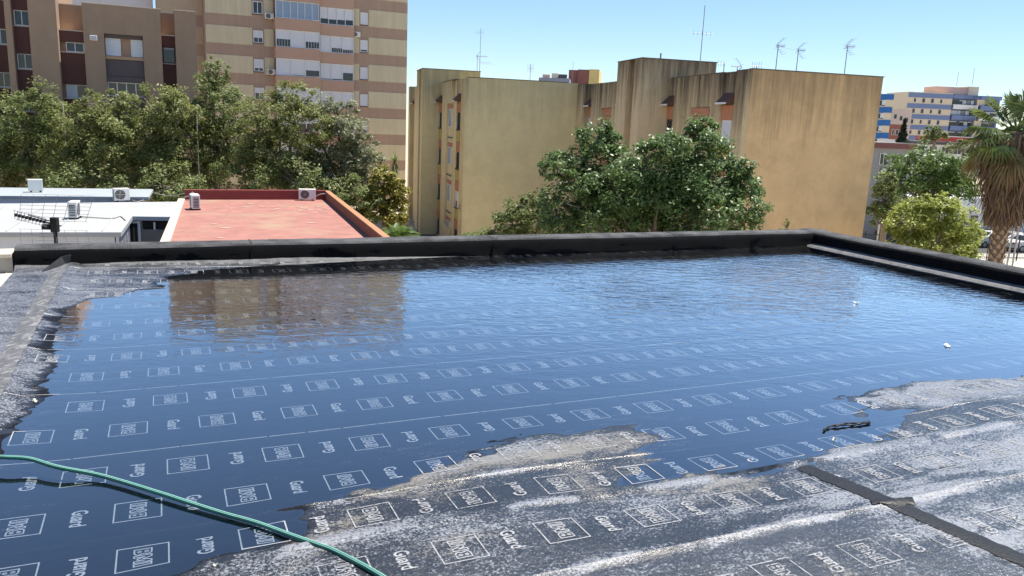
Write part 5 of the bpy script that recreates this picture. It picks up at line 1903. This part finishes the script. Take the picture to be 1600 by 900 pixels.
# ------------------------------------------------------------------ street: cars, lamp, fence, wall
def car(px, py, D, deg, color, label):
    p = atz(px, py, GROUND) if D is None else at(px, py, D)
    fr = Frame(p[0], p[1], deg)
    e = empty('parked_car', fr.p(0, 0, GROUND), label, 'car', 'cars parked in the street')
    z0 = GROUND + .012
    prof = [(-2.1, .35), (-2.12, .75), (-1.95, .92), (-1.15, 1.0), (-.55, 1.42), (.75, 1.46), (1.5, 1.02), (2.0, .93), (2.1, .6), (2.08, .33)]
    M_car = mat('car_paint_%d%d%d' % tuple(int(c * 100) for c in color), color, .25, .02, 2, 0, spec=.6)
    m_ = MB()
    for side, w_ in ((0, -.86), (1, .86)):
        for (s_, z) in prof:
            tuck = .14 if z > 1.2 else 0
            m_.v.append(fr.p(s_, w_ - math.copysign(tuck, w_), z0 + z))
    k = len(prof)
    for i in range(k):
        j = (i + 1) % k
        m_.f.append((i, j, k + j, k + i))
    m_.f.append(tuple(reversed(range(k))))
    m_.f.append(tuple(range(k, 2 * k)))
    m_.build('body', M_car, e, bevel=.05)
    for sd_ in (-1, 1):
        q = MB()
        pl = [(-1.05, 1.02), (-.52, 1.36), (.7, 1.40), (1.32, 1.04)]
        n = len(q.v)
        for (s_, z) in pl:
            q.v.append(fr.p(s_, sd_ * (.868 - (.14 if z > 1.2 else 0) + .002), z0 + z))
        q.f.append((0, 1, 2, 3))
        q.build('side_window', M_glass, e)
        for wx in (-1.3, 1.3):
            ring = MB()
            c_ = 16
            for dd in (.70, .885):
                ring.v += [fr.p(wx + .31 * math.cos(2 * math.pi * i / c_), sd_ * dd, z0 + .31 + .31 * math.sin(2 * math.pi * i / c_)) for i in range(c_)]
            ring.f = [(i, (i + 1) % c_, c_ + (i + 1) % c_, c_ + i) for i in range(c_)] + [tuple(range(c_)), tuple(range(c_, 2 * c_))]
            wo = ring.build('wheel', M_black, e)
            rim = MB()
            rim.v = [fr.p(wx + .19 * math.cos(2 * math.pi * i / c_), sd_ * .89, z0 + .31 + .19 * math.sin(2 * math.pi * i / c_)) for i in range(c_)]
            rim.f = [tuple(range(c_))]
            rim.build('rim', M_greymetal, wo)
        MB().fbox(fr, 2.02, 2.13, sd_ * .62 - .16, sd_ * .62 + .16, z0 + .66, z0 + .80).build('headlight', M_white, e)
        MB().fbox(fr, -2.14, -2.04, sd_ * .66 - .12, sd_ * .66 + .12, z0 + .70, z0 + .86).build('tail_light', M_redpl, e)
    for (sa, za, sb, zb2) in ((-1.11, 1.04, -.58, 1.41), (1.46, 1.05, .79, 1.44)):
        q = MB()
        off = .012
        q.v = [fr.p(sa, -.70, z0 + za + off), fr.p(sa, .70, z0 + za + off), fr.p(sb, .62, z0 + zb2 + off), fr.p(sb, -.62, z0 + zb2 + off)]
        q.f = [(0, 1, 2, 3)]
        q.build('windscreen', M_glass, e)
    return e
car(1350, 366, 78, 10, (.62, .63, .64), 'white car parked right beside the tan gable')
car(1392, 368, 76, 12, (.05, .055, .065), 'dark grey car parked behind the curved street lamp')
car(1546, 381, 73, 12, (.66, .66, .65), 'white car half hidden by the left side of the palm trunk')
car(1578, 383, 73, 12, (.60, .61, .62), 'pale car just right of the palm trunk')
car(1604, 388, 71, 12, (.68, .68, .67), 'white car cut by the right frame edge')
car(1526, 376, 75, 12, (.12, .12, .13), 'charcoal car between the yellow-green tree and the palm')

# grey retaining wall beyond the road
gw = MB().fbox(STF, -12, 2, -9.6, -9.2, GROUND, GROUND + 2.3).build('street_wall', mat('dark_slate_wall', (.09, .09, .10), .9, .2))
props(gw, 'dark slate wall along the far side of the street', 'wall')
# street lamp with curved arm
lp = at(1371, 372, 66)
lx, ly = float(lp[0]), float(lp[1])
ltop = float(at(1374, 342, 66)[2])
la = empty('street_lamp', (lx, ly, GROUND), 'pale street lamp with a curved arm right of the tan gable', 'street lamp')
arc_pts = [(lx, ly, GROUND), (lx, ly, ltop - .4)] + [(lx + 1.35 * (1 - math.cos(a)), ly - .2 * (1 - math.cos(a)), ltop - .4 + 1.0 * math.sin(a)) for a in np.linspace(.15, 1.5, 9)]
MB().tube(arc_pts, [.10, .075] + [.06] * 9, 8).build('post', M_sill, la, True)
ex = arc_pts[-1]
hd = MB().tube([(ex[0] - .05, ex[1], ex[2]), (ex[0] + .2, ex[1], ex[2] + .01), (ex[0] + .5, ex[1], ex[2] - .02)], [.06, .13, .07], 8)
hd.build('lamp_head', M_white, la, True)
# picket fence along the near pavement
FN = Frame(*[float(c) for c in at(1345, 372, 62)[:2]], 8.0)
fence = empty('fence', FN.p(8, 0, GROUND), 'dark metal fence along the pavement below the right parapet', 'fence')
M_iron = mat('dark_iron', (.03, .03, .032), .5, .1, 6, 0)
for i in range(0, 14):
    s_ = -1 + i * 1.35
    MB().fbox(FN, s_ - .03, s_ + .03, -.03, .03, GROUND, GROUND + 2.25).build('post', M_iron, fence)
for z_ in (.35, 1.95):
    MB().fbox(FN, -1, 16.6, -.015, .015, GROUND + z_, GROUND + z_ + .05).build('rail', M_iron, fence)
for i in range(118):
    s_ = -.85 + i * .148
    if i == 0:
        bo = MB().fbox(FN, -.010, .010, -.025, -.016, GROUND + .2, GROUND + 2.05).build('picket', M_iron, fence)
    else:
        bo = link('picket', bo.data, None, fence)
    q = FN.s * s_
    bo.matrix_world = Matrix.Translation((q[0], q[1], 0))
    bo.matrix_parent_inverse = Matrix.Identity(4)
    bo.location = Vector((q[0], q[1], 0)) - Vector(fence.location)
bo0 = None
# two thin posts by the palm
for (x, y0, D, lab) in ((1586, 352, 52, 'thin grey post just right of the palm trunk, nearest to it'), (1594, 356, 52, 'thin grey post near the right frame edge beyond the palm trunk')):
    p = at(x - 2, y0, D)
    props(MB().tube([(p[0], p[1], GROUND), (p[0], p[1], p[2])], .055, 8).build('post', M_greymetal), lab, 'post', 'thin posts by the palm')
# pale forecourt between the roof and the street
fc = MB()
fc.quad(STF.p(-40, 5.6, GROUND + .10), STF.p(90, 5.6, GROUND + .10), STF.p(90, 24, GROUND + .012), STF.p(-40, 24, GROUND + .012))
props(fc.build('forecourt', mat('forecourt_concrete', (.45, .41, .35), .9, .15, .6, .2, 10)), kind='structure')
